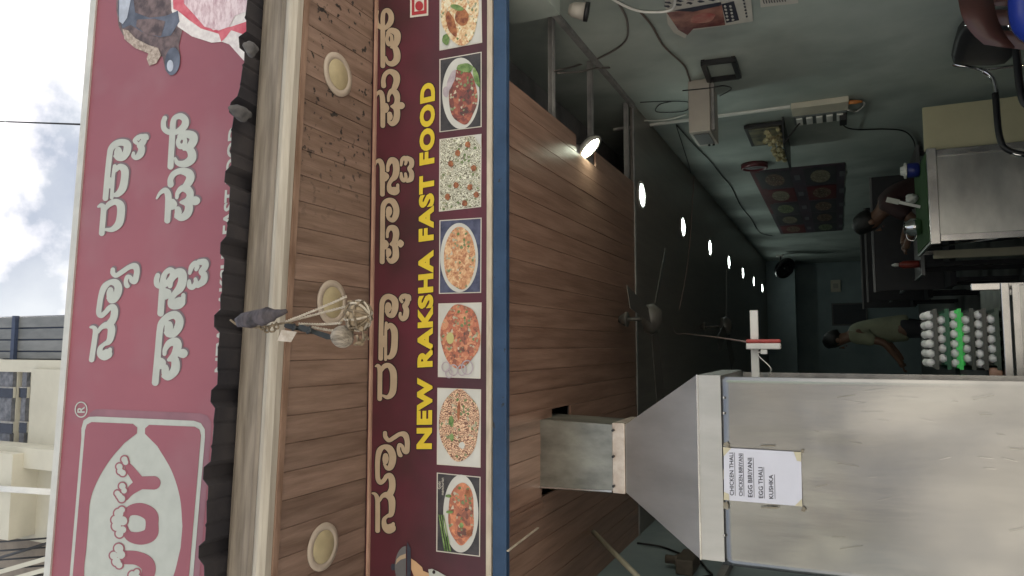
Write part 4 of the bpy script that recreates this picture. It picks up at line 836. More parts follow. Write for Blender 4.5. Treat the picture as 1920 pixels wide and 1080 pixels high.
cable('wall_cable', [W_(1160, 6), W_(1176, 40), W_(1172, 78), W_(1130, 106), W_(1085, 122), on_z(1038, 134, ZC + 0.02)], 0.006, mat('grey_cable', (0.16, 0.14, 0.13), 0.5, 0), 'grey cable swinging from the wall to the nearest steel angle')
cable('wall_cable', [on_z(1045, 137, ZC + 0.02), on_z(1090, 134, ZC + 0.01), on_z(1115, 128, ZC + 0.01), W_(1143, 127)], 0.006, mat('grey_cable', (0.16, 0.14, 0.13), 0.5, 0), 'straight grey cable between the two nearest steel angles')
cable('wall_cable', [W_(1200, 22), W_(1222, 48), W_(1240, 80), W_(1255, 97), W_(1282, 122), W_(1290, 140), W_(1294, 152)], 0.006, mat('brown_cable', (0.12, 0.09, 0.075), 0.6, 0), 'brown cable pinned down the teal wall towards the beige box')
# lamp on the bulkhead
c = on_x(1085, 20, 1.66); t = thing('wall_lamp', 'pale round lamp holder with black rim under the bulkhead', 'lamp', c)
MB().lathe([(0.022, -0.05), (0.035, -0.03), (0.045, 0.03)], c, 20, (-0.2, 0.3, -0.9)).build('holder', BEI, t, True)
MB().lathe([(0.047, 0.031), (0.047, 0.05), (0.03, 0.05)], c, 20, (-0.2, 0.3, -0.9)).build('rim', BLACK, t, True)
# god shelf
y0, y1, z0, z1 = 5.78, 6.7, 1.88, 2.14
t = thing('picture_shelf', 'small wall shelf with a framed picture and dried garland', 'shelf', (XR - 0.1, 6.2, z0))
MB().box((XR - 0.22, y0, z0 - 0.012), (XR - 0.002, y1, z0)).build('shelf_board', BLACKM, t)
MB().box((XR - 0.045, y0 + 0.06, z0 + 0.001), (XR - 0.015, y1 - 0.3, z1 + 0.03), 0.004).build('frame', BLACKM, t)
MB().box((XR - 0.049, y0 + 0.1, z0 + 0.03), (XR - 0.0455, y1 - 0.34, z1)).build('picture', mat('old_picture', (0.08, 0.09, 0.08), 0.3, 0, scale=12, col2=(0.35, 0.31, 0.18)), t)
gm = mat('dried_flower', (0.3, 0.26, 0.12), 0.8, 0, scale=40, col2=(0.52, 0.46, 0.3)); mb = MB()
for k in range(60):
    u = rnd.random(); c = (XR - 0.07 - rnd.random() * 0.08, y0 + 0.1 + u * 0.75, z0 + 0.02 + rnd.random() * 0.13 * (1 - 0.4 * u)); r_ = rnd.uniform(0.012, 0.028)
    mb.lathe([(0.001, -r_), (r_ * 0.8, -r_ * 0.5), (r_, r_ * 0.2), (0.001, r_ * 0.8)], c, 6, (rnd.uniform(-1, 1), rnd.uniform(-1, 1), rnd.uniform(-1, 1)))
mb.build('garland', gm, t)['kind'] = 'stuff'
MB().tube([(XR - 0.2, y0 + 0.02, z0 - 0.013), (XR - 0.02, y0 + 0.02, z0 - 0.16)], 0.006, 6).build('bracket', BLACKM, t)
# clock
c = ((XR - 0.003), 7.2, 2.225); t = thing('wall_clock', 'round wall clock with dark red rim above the menu poster', 'clock', c)
MB().lathe([(0.125, 0), (0.125, 0.045), (0.1, 0.05), (0.1, 0.03)], c, 32, (-1, 0, 0)).build('rim', mat('maroon_plastic', (0.10, 0.02, 0.025), 0.35, 0), t, True)
MB().lathe([(0.1, 0.0305), (0.001, 0.031)], c, 32, (-1, 0, 0)).build('dial', mat('grey_dial', (0.3, 0.32, 0.34), 0.4, 0), t)
for an, ln in ((0.6, 0.055), (2.4, 0.08)): MB().bar((c[0] - 0.034, c[1], c[2]), (c[0] - 0.034, c[1] + ln * math.sin(an), c[2] + ln * math.cos(an)), 0.006, 0.002, (1, 0, 0)).build('hand', BLACK, t)
# menu poster: two rows of five dishes, room dimness painted into the print colours
t = thing('menu_poster', 'large menu poster, dimness painted in, with two rows of dishes on the teal wall', 'poster', (XR, 9.7, 1.42))
y0, y1, z0, z1 = 7.5, 11.95, 1.42, 2.30; X = XR - 0.006
MD1 = food('menu_dimmed_curry', (0.03, 0.015, 0.012), (0.12, 0.055, 0.035), (0.22, 0.14, 0.10), 'chunk', 30); MD2 = food('menu_dimmed_rice', (0.08, 0.06, 0.04), (0.19, 0.15, 0.10), (0.30, 0.27, 0.2), 'chunk', 45); MD3 = food('menu_dimmed_greens', (0.03, 0.045, 0.02), (0.09, 0.12, 0.05), (0.2, 0.2, 0.12), 'chunk', 36)  # dish prints kept dark so the dim light is in their colour
def quad_x(name, ya, yb_, za, zb_, X_, m, par): return put(name, [(X_, ya, za), (X_, yb_, za), (X_, yb_, zb_), (X_, ya, zb_)], [(0, 1, 2, 3)], m, par)
MB().box((X, y0, z0), (XR - 0.001, y1, z1)).build('sheet', mat('menu_sheet_dimmed', (0.045, 0.035, 0.05), 0.45, 0, scale=3, col2=(0.075, 0.045, 0.06)), t)
quad_x('red_band', y0, y1 - 1.9, z1 - 0.09, z1 - 0.003, X - 0.0015, DRED, t)
for r_ in range(2):
    zt_, zb_ = (2.26, 1.93) if r_ == 0 else (1.80, 1.50)
    for k in range(5):
        ya = y0 + 0.08 + k * 0.88; yb_ = ya + 0.80
        fm = [MD1, MD2, MD3, MD2, MD1, MD2, MD1, MD1, MD1, MD3][r_ * 5 + k]
        quad_x('cell', ya, yb_, zb_, zt_, X - 0.003, [DK, DRED, DK, DK, DRED, DK, DRED, DK, DK, DK][r_ * 5 + k], t)
        put('dish', [(X - 0.0045, (ya + yb_) / 2 + 0.30 * math.cos(a), (zb_ + zt_) / 2 + 0.095 * math.sin(a)) for a in [i * math.pi / 14 for i in range(28)]], [tuple(range(28))], fm, t)
        quad_x('price_tag', ya + 0.25, ya + 0.5, zb_ - 0.085, zb_ - 0.03, X - 0.003, CLG, t)
# wall fan
c = np.array([XR - 0.28, 14.55, 2.42]); t = thing('wall_fan', 'dark wall fan tilted down near the back wall', 'fan', (XR, 14.6, 2.5)); ax = Vector((-0.55, -0.55, -0.62)).normalized()
MB().lathe([(0.2, -0.04), (0.22, 0.0), (0.2, 0.05), (0.185, 0.045), (0.2, 0.0), (0.185, -0.035)], c, 28, ax).build('guard', BLACKM, t, True)
MB().lathe([(0.05, -0.14), (0.06, -0.05), (0.05, 0.02), (0.03, 0.05)], c, 14, ax).build('motor', BLACKM, t, True)
u_ = ax.orthogonal().normalized(); q_ = ax.cross(u_)
for k in range(3):
    d = u_ * math.cos(k * 2.094) + q_ * math.sin(k * 2.094); e = ax.cross(d) + ax * 0.3; C_ = Vector(c)
    vs_ = [C_ + d * 0.05 - e * 0.03, C_ + d * 0.05 + e * 0.03, C_ + d * 0.17 + e * 0.07, C_ + d * 0.17 - e * 0.06]; MB().hexa(vs_, [p + ax * 0.004 for p in vs_]).build('blade', BLACKM, t)
MB().tube([tuple(c - np.array(ax) * 0.12), (XR - 0.02, 14.75, 2.5)], 0.02, 8).build('arm', BLACKM, t, True)
MB().box((XR - 0.03, 14.68, 2.44), (XR - 0.002, 14.82, 2.58)).build('mount', WHITEP, t)
# back wall
t = thing('switch_box', 'small pale switch box on the far back wall', 'switch box', on_y(1575, 537, YB))
a, b = on_y(1558, 548, YB), on_y(1576, 525, YB); MB().box((a[0], YB - 0.05, b[2]), (b[0], YB, a[2]), 0.01).build('plate', mat('aged_white', (0.58, 0.54, 0.44)), t)
MB().box(((a[0] + b[0]) / 2 - 0.05, YB - 0.062, (a[2] + b[2]) / 2 - 0.05), ((a[0] + b[0]) / 2 + 0.05, YB - 0.051, (a[2] + b[2]) / 2 + 0.05)).build('switch', BEI, t)
a, b = on_y(1563, 608, YB), on_y(1623, 570, YB)
t = thing('dark_opening', 'dark framed serving hatch in the back wall behind the standing person', 'hatch', ((a[0] + b[0]) / 2, YB, b[2]))
MB().box((a[0], YB - 0.02, b[2]), (b[0], YB - 0.001, a[2])).build('panel', mat('hatch_dark', (0.035, 0.04, 0.05), 0.5, 0), t)
for lo, hi in (((a[0] - 0.03, b[2] - 0.03), (a[0], a[2] + 0.03)), ((b[0], b[2] - 0.03), (b[0] + 0.03, a[2] + 0.03)), ((a[0], a[2]), (b[0], a[2] + 0.03)), ((a[0], b[2] - 0.03), (b[0], b[2]))):
    MB().box((lo[0], YB - 0.035, lo[1]), (hi[0], YB - 0.001, hi[1])).build('frame', mat('hatch_frame', (0.12, 0.12, 0.12), 0.5, 0), t)

# ================================================================== RIGHT: STEEL COUNTER, BOARD, THINGS ON IT
CY = 5.6; CX0, CX1 = 0.722, 1.348; CT = 0.945
ct = thing('steel_counter', 'stainless steel serving counter with framed front panel', 'counter', (1.03, 5.95, FL))
MB().box((CX0 - 0.03, CY - 0.015, 0.885), (CX1 + 0.01, CY + 0.03, CT), 0.004).build('top_rail', STEELT, ct)
MB().box((CX0, CY + 0.012, 0.2), (CX1 - 0.05, CY + 0.022, 0.884)).build('front_panel', GALV2, ct)
MB().box((CX1 - 0.049, CY, FL), (CX1, CY + 0.04, 0.884), 0.003).build('corner_post', STEELT, ct)
MB().box((CX0 - 0.01, CY, FL), (CX0 + 0.035, CY + 0.011, 0.884), 0.002).build('corner_post', STEELT, ct)
MB().box((CX0 - 0.02, CY + 0.031, CT - 0.02), (CX1, CY + 0.85, CT - 0.003)).build('tabletop', STEELD, ct)
for lx, ly in ((CX0 - 0.01, CY + 0.8), (CX1 - 0.04, CY + 0.8)): MB().box((lx, ly, FL), (lx + 0.03, ly + 0.03, CT - 0.021)).build('leg', STEELT, ct)
MB().tube([(CX0 - 0.005, CY + 0.03, 0.55), (CX0 + 0.0, CY + 0.45, CT - 0.03)], 0.008, 6).build('brace', STEELT, ct, True)
tag(MB().box((CX0 + 0.0, CY + 0.04, CT - 0.0025), (CX1 - 0.01, CY + 0.8, CT + 0.004), 0.001).build('table_mat', mat('green_mat', (0.02, 0.06, 0.015), 0.8, 0, scale=40, col2=(0.04, 0.11, 0.03), bump=0.3, bscale=200)), 'green mat covering the top of the steel counter', 'mat')
tag(MB().box((CX1 + 0.012, 5.66, 0.14), (1.672, 5.69, 0.948), 0.003).build('cream_board', mat('cream_laminate', (0.52, 0.48, 0.31), 0.5, 0, var=0.06, scale=4)), 'plain cream board standing between the steel counter and the wall', 'board')
p = on_y(1750, 478, 6.25); tag(MB().box((p[0] - 0.03, 6.23, FL), (p[0] + 0.03, 6.27, p[2]), 0.004).build('pale_post', mat('pale_yellow_paint', (0.5, 0.47, 0.33), 0.5, 0, var=0.08)), 'pale yellow post standing just behind the counter corner', 'post')
def on_top(px, py): c = on_z(px, py, CT + 0.004); return (c[0], min(max(c[1], CY + 0.1), CY + 0.78), CT + 0.0045)
c = on_top(1724, 318); t = thing('blue_jar', 'dark blue jar with white lid on the counter mat', 'jar', c)
MB().lathe([(0.045, 0), (0.055, 0.01), (0.055, 0.075), (0.045, 0.085)], c, 20).build('body', mat('blue_plastic', (0.02, 0.03, 0.2), 0.3, 0, var=0.05), t, True)
MB().lathe([(0.06, 0.0855), (0.06, 0.1), (0.035, 0.105), (0.03, 0.125), (0.001, 0.126)], c, 20).build('lid', WHITEP, t, True)
c = on_top(1728, 425); t = thing('steel_jug', 'shiny steel jug standing near the counter corner', 'jug', c)
MB().lathe([(0.05, 0), (0.065, 0.02), (0.066, 0.07), (0.045, 0.10), (0.048, 0.115), (0.044, 0.113), (0.04, 0.10)], c, 24).build('body', CHROME, t, True)
MB().tube(smooth_path([(c[0] - 0.06, c[1], 0.03 + c[2]), (c[0] - 0.10, c[1], 0.05 + c[2]), (c[0] - 0.09, c[1], 0.09 + c[2]), (c[0] - 0.045, c[1], 0.105 + c[2])], 5), 0.006, 8).build('handle', CHROME, t, True)
c = on_top(1726, 388); t = thing('spatula', 'pale slotted spatula propped upright beside the steel jug', 'spatula', c)
e = np.array(on_y(1662, 374, c[1])); MB().bar(c, tuple(np.array(c) + (e - np.array(c)) * 0.62), 0.022, 0.006, (0, 1, 0)).build('handle', WHITEP, t)
MB().bar(tuple(np.array(c) + (e - np.array(c)) * 0.622), tuple(e), 0.038, 0.005, (0, 1, 0)).build('blade', mat('pale_print', (0.55, 0.55, 0.5), 0.5, 0), t)
c = on_top(1722, 372); bm = bmesh.new(); bmesh.ops.create_icosphere(bm, subdivisions=3, radius=1)
for q_ in bm.verts: n_ = 1 + 0.25 * math.sin(q_.co.x * 6 + q_.co.z * 5) * math.cos(q_.co.y * 5); q_.co = Vector((c[0] + q_.co.x * 0.035 * n_, c[1] + q_.co.y * 0.05 * n_, c[2] + 0.042 + q_.co.z * 0.042 * n_))
tag(MB().bm(bm).build('plastic_bag', WHITEP, None, True), 'crumpled white plastic bag on the counter mat', 'bag')

# ================================================================== CHAIRS
def chair_tube(loc, rot, label):
    t = thing('visitor_chair', label, 'chair', loc); M_ = Matrix.Translation(loc) @ Matrix.Rotation(rot, 4, 'Z')
    T = lambda *p: tuple(M_ @ Vector(p))
    def cushion(name, c, sx, sy, sz, tilt):
        bm = bmesh.new(); bmesh.ops.create_cube(bm, size=1); bmesh.ops.subdivide_edges(bm, edges=bm.edges[:], cuts=3, use_grid_fill=True)
        for q in bm.verts:
            k = Vector(q.co) * 2; r_ = (abs(k.x) ** 5 + abs(k.y) ** 5 + abs(k.z) ** 5) ** 0.2; k = k / max(r_, 1e-6) * max(abs(k.x), abs(k.y), abs(k.z))
            k = Vector((k.x * sx / 2, k.y * sy / 2, k.z * sz / 2)); k.rotate(Matrix.Rotation(tilt, 3, 'Y')); q.co = M_ @ (k + Vector(c))
        return MB().bm(bm).build(name, mat('black_leatherette', (0.018, 0.017, 0.019), 0.45, 0, var=0.2, scale=30), t, True)
    cushion('seat', (-0.02, 0, 0.45), 0.46, 0.46, 0.08, 0); cushion('backrest', (0.25, 0, 0.72), 0.10, 0.44, 0.30, 0.18)
    for s in (-1, 1):
        y = s * 0.27
        pts = smooth_path([(0.22, y, 0.70), (0.12, y, 0.645), (-0.20, y, 0.64), (-0.30, y, 0.60), (-0.33, y, 0.50), (-0.31, y, 0.1), (-0.27, y, 0.02), (-0.1, y, 0.013), (0.30, y, 0.013)], 5)
        MB().tube([T(*p) for p in pts], 0.0125, 10).build('frame_tube', CHROME, t, True)
        MB().tube([T(*p) for p in smooth_path([(0.06, y, 0.648), (-0.20, y, 0.646), (-0.29, y, 0.612), (-0.335, y, 0.50), (-0.327, y, 0.40)], 5)], 0.0165, 10).build('arm_sleeve', BLACK, t, True)
        MB().tube([T(0.22, y, 0.70), T(0.25, y * 0.8, 0.85)], 0.011, 8).build('back_tube', CHROME, t, True)
        MB().tube([T(-0.33, y, 0.42), T(-0.15, y * 0.8, 0.405), T(0.18, y * 0.8, 0.405), T(0.22, y, 0.70)], 0.011, 8).build('seat_tube', CHROME, t, True)
    MB().tube([T(0.30, -0.27, 0.013), T(0.30, 0.27, 0.013)], 0.0125, 8).build('floor_bar', CHROME, t, True)
    return t
def chair_plastic(loc, rot, m, label, bh=0.40):
    t = thing('plastic_chair', label, 'chair', loc, 'moulded plastic chairs by the wall'); M_ = Matrix.Translation(loc) @ Matrix.Rotation(rot, 4, 'Z'); T = lambda *p: tuple(M_ @ Vector(p))
    v = []; n, k_ = 14, 8                                # curved shell back, facing -X
    for j in range(k_ + 1):
        h = j / k_
        for i in range(n + 1):
            a = (i / n - 0.5) * 2; wd = 0.235 * (1 - 0.25 * max(0, h - 0.6) ** 1.2 * 2)
            top_ = bh * (h - 0.16 * h * a * a * abs(a))
            v.append((0.20 + 0.10 * h - 0.09 * a * a, a * wd, 0.44 + top_))
    def strip(i0, i1, j0, j1, name):
        V = []; Fc = []; ids = {}
        for dx in (0, 0.012):
            for j in range(j0, j1 + 1):
                for i in range(i0, i1 + 1): p = v[j * (n + 1) + i]; ids[(dx, j, i)] = len(V); V.append(T(p[0] + dx, p[1], p[2]))
        for j in range(j0, j1):
            for i in range(i0, i1):
                for dx in (0, 0.012): Fc.append((ids[(dx, j, i)], ids[(dx, j, i + 1)], ids[(dx, j + 1, i + 1)], ids[(dx, j + 1, i)]))
        ed = [(j0, i) for i in range(i0, i1 + 1)] + [(j, i1) for j in range(j0 + 1, j1 + 1)] + [(j1, i) for i in range(i1 - 1, i0 - 1, -1)] + [(j, i0) for j in range(j1 - 1, j0, -1)]
        for a, b in zip(ed, ed[1:] + ed[:1]): Fc.append((ids[(0, *a)], ids[(0, *b)], ids[(0.012, *b)], ids[(0.012, *a)]))
        put(name, V, Fc, m, t, True)
    strip(0, n, 6, 8, 'back_top')
    for i0 in (0, 3, 6, 9, 12): strip(i0, i0 + 2, 1, 6, 'back_slat')
    strip(0, n, 0, 1, 'back_base')
    MB().hexa([T(-0.22, -0.22, 0.41), T(0.21, -0.2, 0.40), T(0.21, 0.2, 0.40), T(-0.22, 0.22, 0.41)], [T(-0.23, -0.23, 0.43), T(0.21, -0.205, 0.425), T(0.21, 0.205, 0.425), T(-0.23, 0.23, 0.43)]).build('seat', m, t)
    for sx, sy in ((-1, -1), (-1, 1), (1, -1), (1, 1)):
        a, b = (0.19 * sx, 0.19 * sy, 0.405), (0.25 * sx, 0.24 * sy, 0.0)
        MB().hexa([T(b[0] + dx, b[1] + dy, 0) for dx, dy in ((-.018, -.018), (.018, -.018), (.018, .018), (-.018, .018))], [T(a[0] + dx, a[1] + dy, 0.404) for dx, dy in ((-.03, -.03), (.03, -.03), (.03, .03), (-.03, .03))]).build('leg', m, t)
    for s in (-1, 1):
        MB().tube([T(*p) for p in smooth_path([(0.22, s * 0.24, 0.63), (0.05, s * 0.265, 0.645), (-0.16, s * 0.26, 0.635), (-0.22, s * 0.25, 0.58), (-0.20, s * 0.23, 0.42)], 5)], 0.02, 8).build('armrest', m, t, True)
    return t
chair_tube((1.42, 4.5, FL), R(8), 'black padded visitor chair with chrome tube arms by the right wall')
BROWN = mat('brown_plastic', (0.075, 0.03, 0.025), 0.35, 0, var=0.12, scale=10); BLUEP = mat('blue_chair_plastic', (0.02, 0.045, 0.32), 0.35, 0, var=0.08, scale=10)
chair_plastic((1.40, 3.92, FL), R(-62), BROWN, 'dark brown moulded plastic chair in front of the padded chair', 0.53)
chair_plastic((1.36, 3.09, FL), R(90), BLUEP, 'bright blue moulded plastic chair nearest the street')

# ================================================================== DARK DINING TABLES AND BENCHES
TABM = mat('dark_table_top', (0.04, 0.028, 0.028), 0.35, 0, var=0.2, scale=6); EDGE = mat('grey_edge', (0.2, 0.2, 0.2), 0.35, 0.4, var=0.1); BENM = mat('dark_bench', (0.03, 0.028, 0.032), 0.5, 0, var=0.2)
for k, (yy, wh) in enumerate(((7.3, 'nearest the counter'), (9.1, 'in the middle of the room'), (10.9, 'nearest the back wall'))):
    t = thing('dining_table', 'dark dining table with metal edge, ' + wh, 'table', (1.2, yy, FL), 'dining tables')
    MB().box((0.62, yy - 0.3, 0.84), (1.74, yy + 0.3, 0.868), 0.003).build('tabletop', TABM, t)
    MB().box((0.606, yy - 0.312, 0.846), (1.74, yy - 0.3015, 0.872)).build('edge_strip', EDGE, t)
    MB().box((0.606, yy - 0.3, 0.846), (0.6185, yy + 0.3, 0.872)).build('edge_strip', EDGE, t)
    for lx in (0.68, 1.66):
        for ly in (-0.26, 0.22): MB().box((lx, yy + ly, FL), (lx + 0.04, yy + ly + 0.04, 0.8395)).build('leg', BLACKM, t)
    b = thing('bench', 'dark high-backed bench behind the table ' + wh, 'bench', (1.2, yy + 0.75, FL), 'benches at the dining tables')
    MB().box((0.56, yy + 0.42, 0.52), (1.74, yy + 0.85, 0.57), 0.004).build('seat', BENM, b)
    MB().box((0.56, yy + 0.86, 0.50), (1.74, yy + 0.90, 1.17), 0.004).build('backrest', BENM, b)
    MB().box((0.55, yy + 0.855, 1.1715), (1.74, yy + 0.905, 1.19)).build('top_rail', EDGE, b)
    for lx in (0.6, 1.66):
        for ly in (0.46, 0.8): MB().box((lx, yy + ly, FL), (lx + 0.04, yy + ly + 0.035, 0.519)).build('leg', BLACKM, b)
for (X_, Y_, lab) in ((0.72, 7.18, 'red sauce bottle with pale cap on the nearest dining table'), (0.98, 9.0, 'red sauce bottle with pale cap on the middle dining table')):
    t = thing('sauce_bottle', lab, 'bottle', (X_, Y_, 0.869), 'sauce bottles')
    MB().lathe([(0.03, 0), (0.034, 0.01), (0.034, 0.12), (0.015, 0.16)], (X_, Y_, 0.869), 16).build('body', mat('sauce_red', (0.22, 0.03, 0.02), 0.35, 0), t, True)
    MB().lathe([(0.017, 0.1605), (0.018, 0.19), (0.006, 0.215)], (X_, Y_, 0.869), 12).build('cap', WHITEP, t, True)

# ================================================================== PEOPLE
def skin(name, verts, edges, radii, m, parent, sub=2, root=0):
    me = bpy.data.meshes.new(name); me.from_pydata([tuple(p) for p in verts], edges, []); o = bpy.data.objects.new(name, me); COL.objects.link(o)
    sm = o.modifiers.new('s', 'SKIN'); sm.use_smooth_shade = True
    for i, r_ in enumerate(radii):
        d = me.skin_vertices[0].data[i]; d.radius = r_ if isinstance(r_, tuple) else (r_, r_); d.use_root = i == root
    o.modifiers.new('u', 'SUBSURF').levels = sub
    dg = bpy.context.evaluated_depsgraph_get(); m2 = bpy.data.meshes.new_from_object(o.evaluated_get(dg))
    V = [q.co[:] for q in m2.vertices]; Fc = [tuple(p.vertices) for p in m2.polygons]; bpy.data.objects.remove(o)
    return put(name, V, Fc, m, parent, True)
SKINM = mat('brown_skin', (0.16, 0.085, 0.055), 0.5, 0, var=0.08, scale=20); HAIR = mat('black_hair', (0.01, 0.009, 0.009), 0.5, 0, var=0.3, scale=60, bump=0.4, bscale=120)
def head_parts(t, body, c, facing):
    # hair cap, ears and face features on a head centred at c, looking along `facing`
    f = Vector(facing).normalized(); s = f.cross(Vector((0, 0, 1))).normalized(); u = s.cross(f)
    bm = bmesh.new(); bmesh.ops.create_icosphere(bm, subdivisions=3, radius=1)
    for q in bm.verts:
        p = q.co.copy(); n_ = 1 + 0.05 * math.sin(p.x * 9) * math.sin(p.y * 8 + p.z * 7); front = p.x
        k = 1.0 if p.z > 0.1 - 0.9 * (-front) else 0.86
        if front > 0.45 and p.z < 0.55: k = 0.80
        if p.z < -0.55: k = 0.78
        q.co = Vector(c) + f * (p.x * 0.108 * k * n_ - 0.008) + s * (p.y * 0.090 * k * n_) + u * (p.z * 0.125 * k * n_ + 0.012)
    MB().bm(bm).build('hair', HAIR, t, True)
    C_ = Vector(c)
    for sg in (-1, 1):
        MB().lathe([(0.001, -0.012), (0.02, -0.006), (0.026, 0.0), (0.018, 0.008), (0.001, 0.01)], C_ + s * sg * 0.082 - u * 0.02, 10, s).build('ear', SKINM, body, True)
        MB().lathe([(0.001, -0.004), (0.010, 0), (0.001, 0.005)], C_ + f * 0.092 + s * sg * 0.032 - u * 0.004, 10, f).build('eye', mat('eye_dark', (0.05, 0.04, 0.035), 0.3, 0), body, True)
    MB().hexa([C_ + f * 0.09 - s * 0.016 - u * 0.05, C_ + f * 0.09 + s * 0.016 - u * 0.05, C_ + f * 0.118 + s * 0.01 - u * 0.048, C_ + f * 0.118 - s * 0.01 - u * 0.048], [C_ + f * 0.088 - s * 0.006, C_ + f * 0.088 + s * 0.006, C_ + f * 0.096 + s * 0.005, C_ + f * 0.096 - s * 0.005]).build('nose', SKINM, body, True)
    MB().bar(C_ + f * 0.092 - s * 0.024 - u * 0.075, C_ + f * 0.092 + s * 0.024 - u * 0.075, 0.012, 0.012).build('mouth', mat('lips', (0.13, 0.05, 0.045), 0.5, 0), body, True)
def person(name_label, loc, rot, pose, shirt, trousers):
    t = thing('person', name_label, 'person', loc); M_ = Matrix.Translation(loc) @ Matrix.Rotation(rot, 4, 'Z'); T = lambda p: tuple(M_ @ Vector(p))
    J = pose
    # one continuous body: pelvis spine chest neck head, arms, legs (faces local +X)
    names = ['pelvis', 'waist', 'chest', 'neck', 'chin', 'head', 'crown', 'shL', 'elL', 'wrL', 'haL', 'shR', 'elR', 'wrR', 'haR', 'hiL', 'knL', 'anL', 'toL', 'hiR', 'knR', 'anR', 'toR']
    idx = {n: i for i, n in enumerate(names)}
    rad = dict(pelvis=0.105, waist=0.10, chest=(0.13, 0.11), neck=0.055, chin=0.068, head=0.088, crown=0.062, shL=0.062, elL=0.04, wrL=0.028, haL=0.03, shR=0.062, elR=0.04, wrR=0.028, haR=0.03, hiL=0.088, knL=0.06, anL=0.042, toL=0.036, hiR=0.088, knR=0.06, anR=0.042, toR=0.036)
    ed = [('pelvis', 'waist'), ('waist', 'chest'), ('chest', 'neck'), ('neck', 'chin'), ('chin', 'head'), ('head', 'crown')]
    for s in 'LR': ed += [('chest', 'sh' + s), ('sh' + s, 'el' + s), ('el' + s, 'wr' + s), ('wr' + s, 'ha' + s), ('pelvis', 'hi' + s), ('hi' + s, 'kn' + s), ('kn' + s, 'an' + s), ('an' + s, 'to' + s)]
    body = skin('body', [T(J[n]) for n in names], [(idx[a], idx[b]) for a, b in ed], [rad[n] for n in names], SKINM, t)
    def cloth(nm, ns, eds, rr, m):
        ii = {n: i for i, n in enumerate(ns)}
        skin(nm, [T(J[n] if not isinstance(n, tuple) else [J[n[0]][k] * (1 - n[2]) + J[n[1]][k] * n[2] for k in range(3)]) for n in ns], [(ii[a], ii[b]) for a, b in eds], rr, m, t)
    sl = [('shL', 'elL', 0.75), ('shR', 'elR', 0.75)]; hem = ('pelvis', 'waist', -0.6); col = ('chest', 'neck', 0.75)
    cloth('shirt', ['waist', 'chest', col, hem, 'shL', sl[0], 'shR', sl[1]], [('waist', 'chest'), ('chest', col), ('waist', hem), ('chest', 'shL'), ('shL', sl[0]), ('chest', 'shR'), ('shR', sl[1])], [0.15, (0.17, 0.15), 0.075, 0.165, 0.082, 0.07, 0.082, 0.07], shirt)
    cl = [('pelvis', 'waist', 0.3), 'pelvis']; eds = [(cl[0], 'pelvis')]; rr = [(0.14, 0.118), (0.142, 0.122)]
    for s in 'LR':
        k = ('kn' + s, 'an' + s, 0.93); cl += ['hi' + s, 'kn' + s, k]; eds += [('pelvis', 'hi' + s), ('hi' + s, 'kn' + s), ('kn' + s, k)]; rr += [0.102, 0.078, 0.068]
    cloth('trousers', cl, eds, rr, trousers)
    for s in 'LR':                                        # fingers rooted in the palm, slightly curled
        h, w_ = Vector(J['ha' + s]), Vector(J['wr' + s]); d = (h - w_).normalized(); sd_ = d.cross(Vector((0, 0, 1)) if abs(d.z) < 0.9 else Vector((1, 0, 0))).normalized(); n_ = sd_.cross(d); 
        for k, ln in enumerate((0.055, 0.066, 0.072, 0.066, 0.052)):
            b0 = h + sd_ * (0.024 - 0.012 * k) if k else h - d * 0.02 + sd_ * 0.03; dd = d if k else (d + sd_ * 0.9).normalized()
            p = [b0, b0 + dd * ln * 0.5 + n_ * 0.004, b0 + dd * ln * 0.8 - n_ * 0.012]
            MB().tube([T(q) for q in smooth_path(p, 3)], [0.0095, 0.009, 0.009, 0.0085, 0.008, 0.0075, 0.006], 7).build('finger', SKINM, body, True)
        an, to = Vector(J['an' + s]), Vector(J['to' + s]); f_ = (to - an); f_.z = 0; f_.normalize()
        a_ = Vector((an.x, an.y, 0.0)) - f_ * 0.06; s2 = Vector((-f_.y, f_.x, 0)); sole = [a_ - s2 * 0.038, a_ + s2 * 0.038, a_ + f_ * 0.26 + s2 * 0.045, a_ + f_ * 0.26 - s2 * 0.04]
        MB().hexa([T(q) for q in sole], [T(q + Vector((0, 0, 0.025))) for q in sole]).build('sandal', BLACK, t)
    hv = Vector(J['head']) ; fc = Vector(J.get('look', (1, 0, -0.25)))
    head_parts(t, body, T(hv), (M_.to_3x3() @ fc)[:])
    return t
pose1 = dict(pelvis=(0, 0, 0.90), waist=(0.0, 0, 1.04), chest=(0.05, 0, 1.25), neck=(0.09, 0, 1.40), chin=(0.115, 0, 1.47), head=(0.125, 0, 1.53), crown=(0.125, 0, 1.59), look=(1, 0, -0.35),
             shL=(0.06, 0.19, 1.34), elL=(0.12, 0.24, 1.08), wrL=(0.32, 0.20, 0.94), haL=(0.39, 0.18, 0.91), shR=(0.06, -0.19, 1.34), elR=(0.10, -0.24, 1.08), wrR=(0.31, -0.2, 0.92), haR=(0.38, -0.18, 0.89),
             hiL=(0, 0.10, 0.86), knL=(0.02, 0.11, 0.48), anL=(-0.02, 0.12, 0.08), toL=(0.12, 0.13, 0.035), hiR=(0, -0.10, 0.86), knR=(0.04, -0.11, 0.48), anR=(0.02, -0.12, 0.08), toR=(0.16, -0.13, 0.035))
person('standing person in a dull yellow shirt facing sideways near the back', (0.19, 8.5, FL), R(172), pose1, mat('yellow_shirt', (0.24, 0.25, 0.17), 0.8, 0, var=0.15, scale=8, bump=0.2, bscale=20), mat('dark_trousers', (0.02, 0.02, 0.026), 0.8, 0, var=0.2))
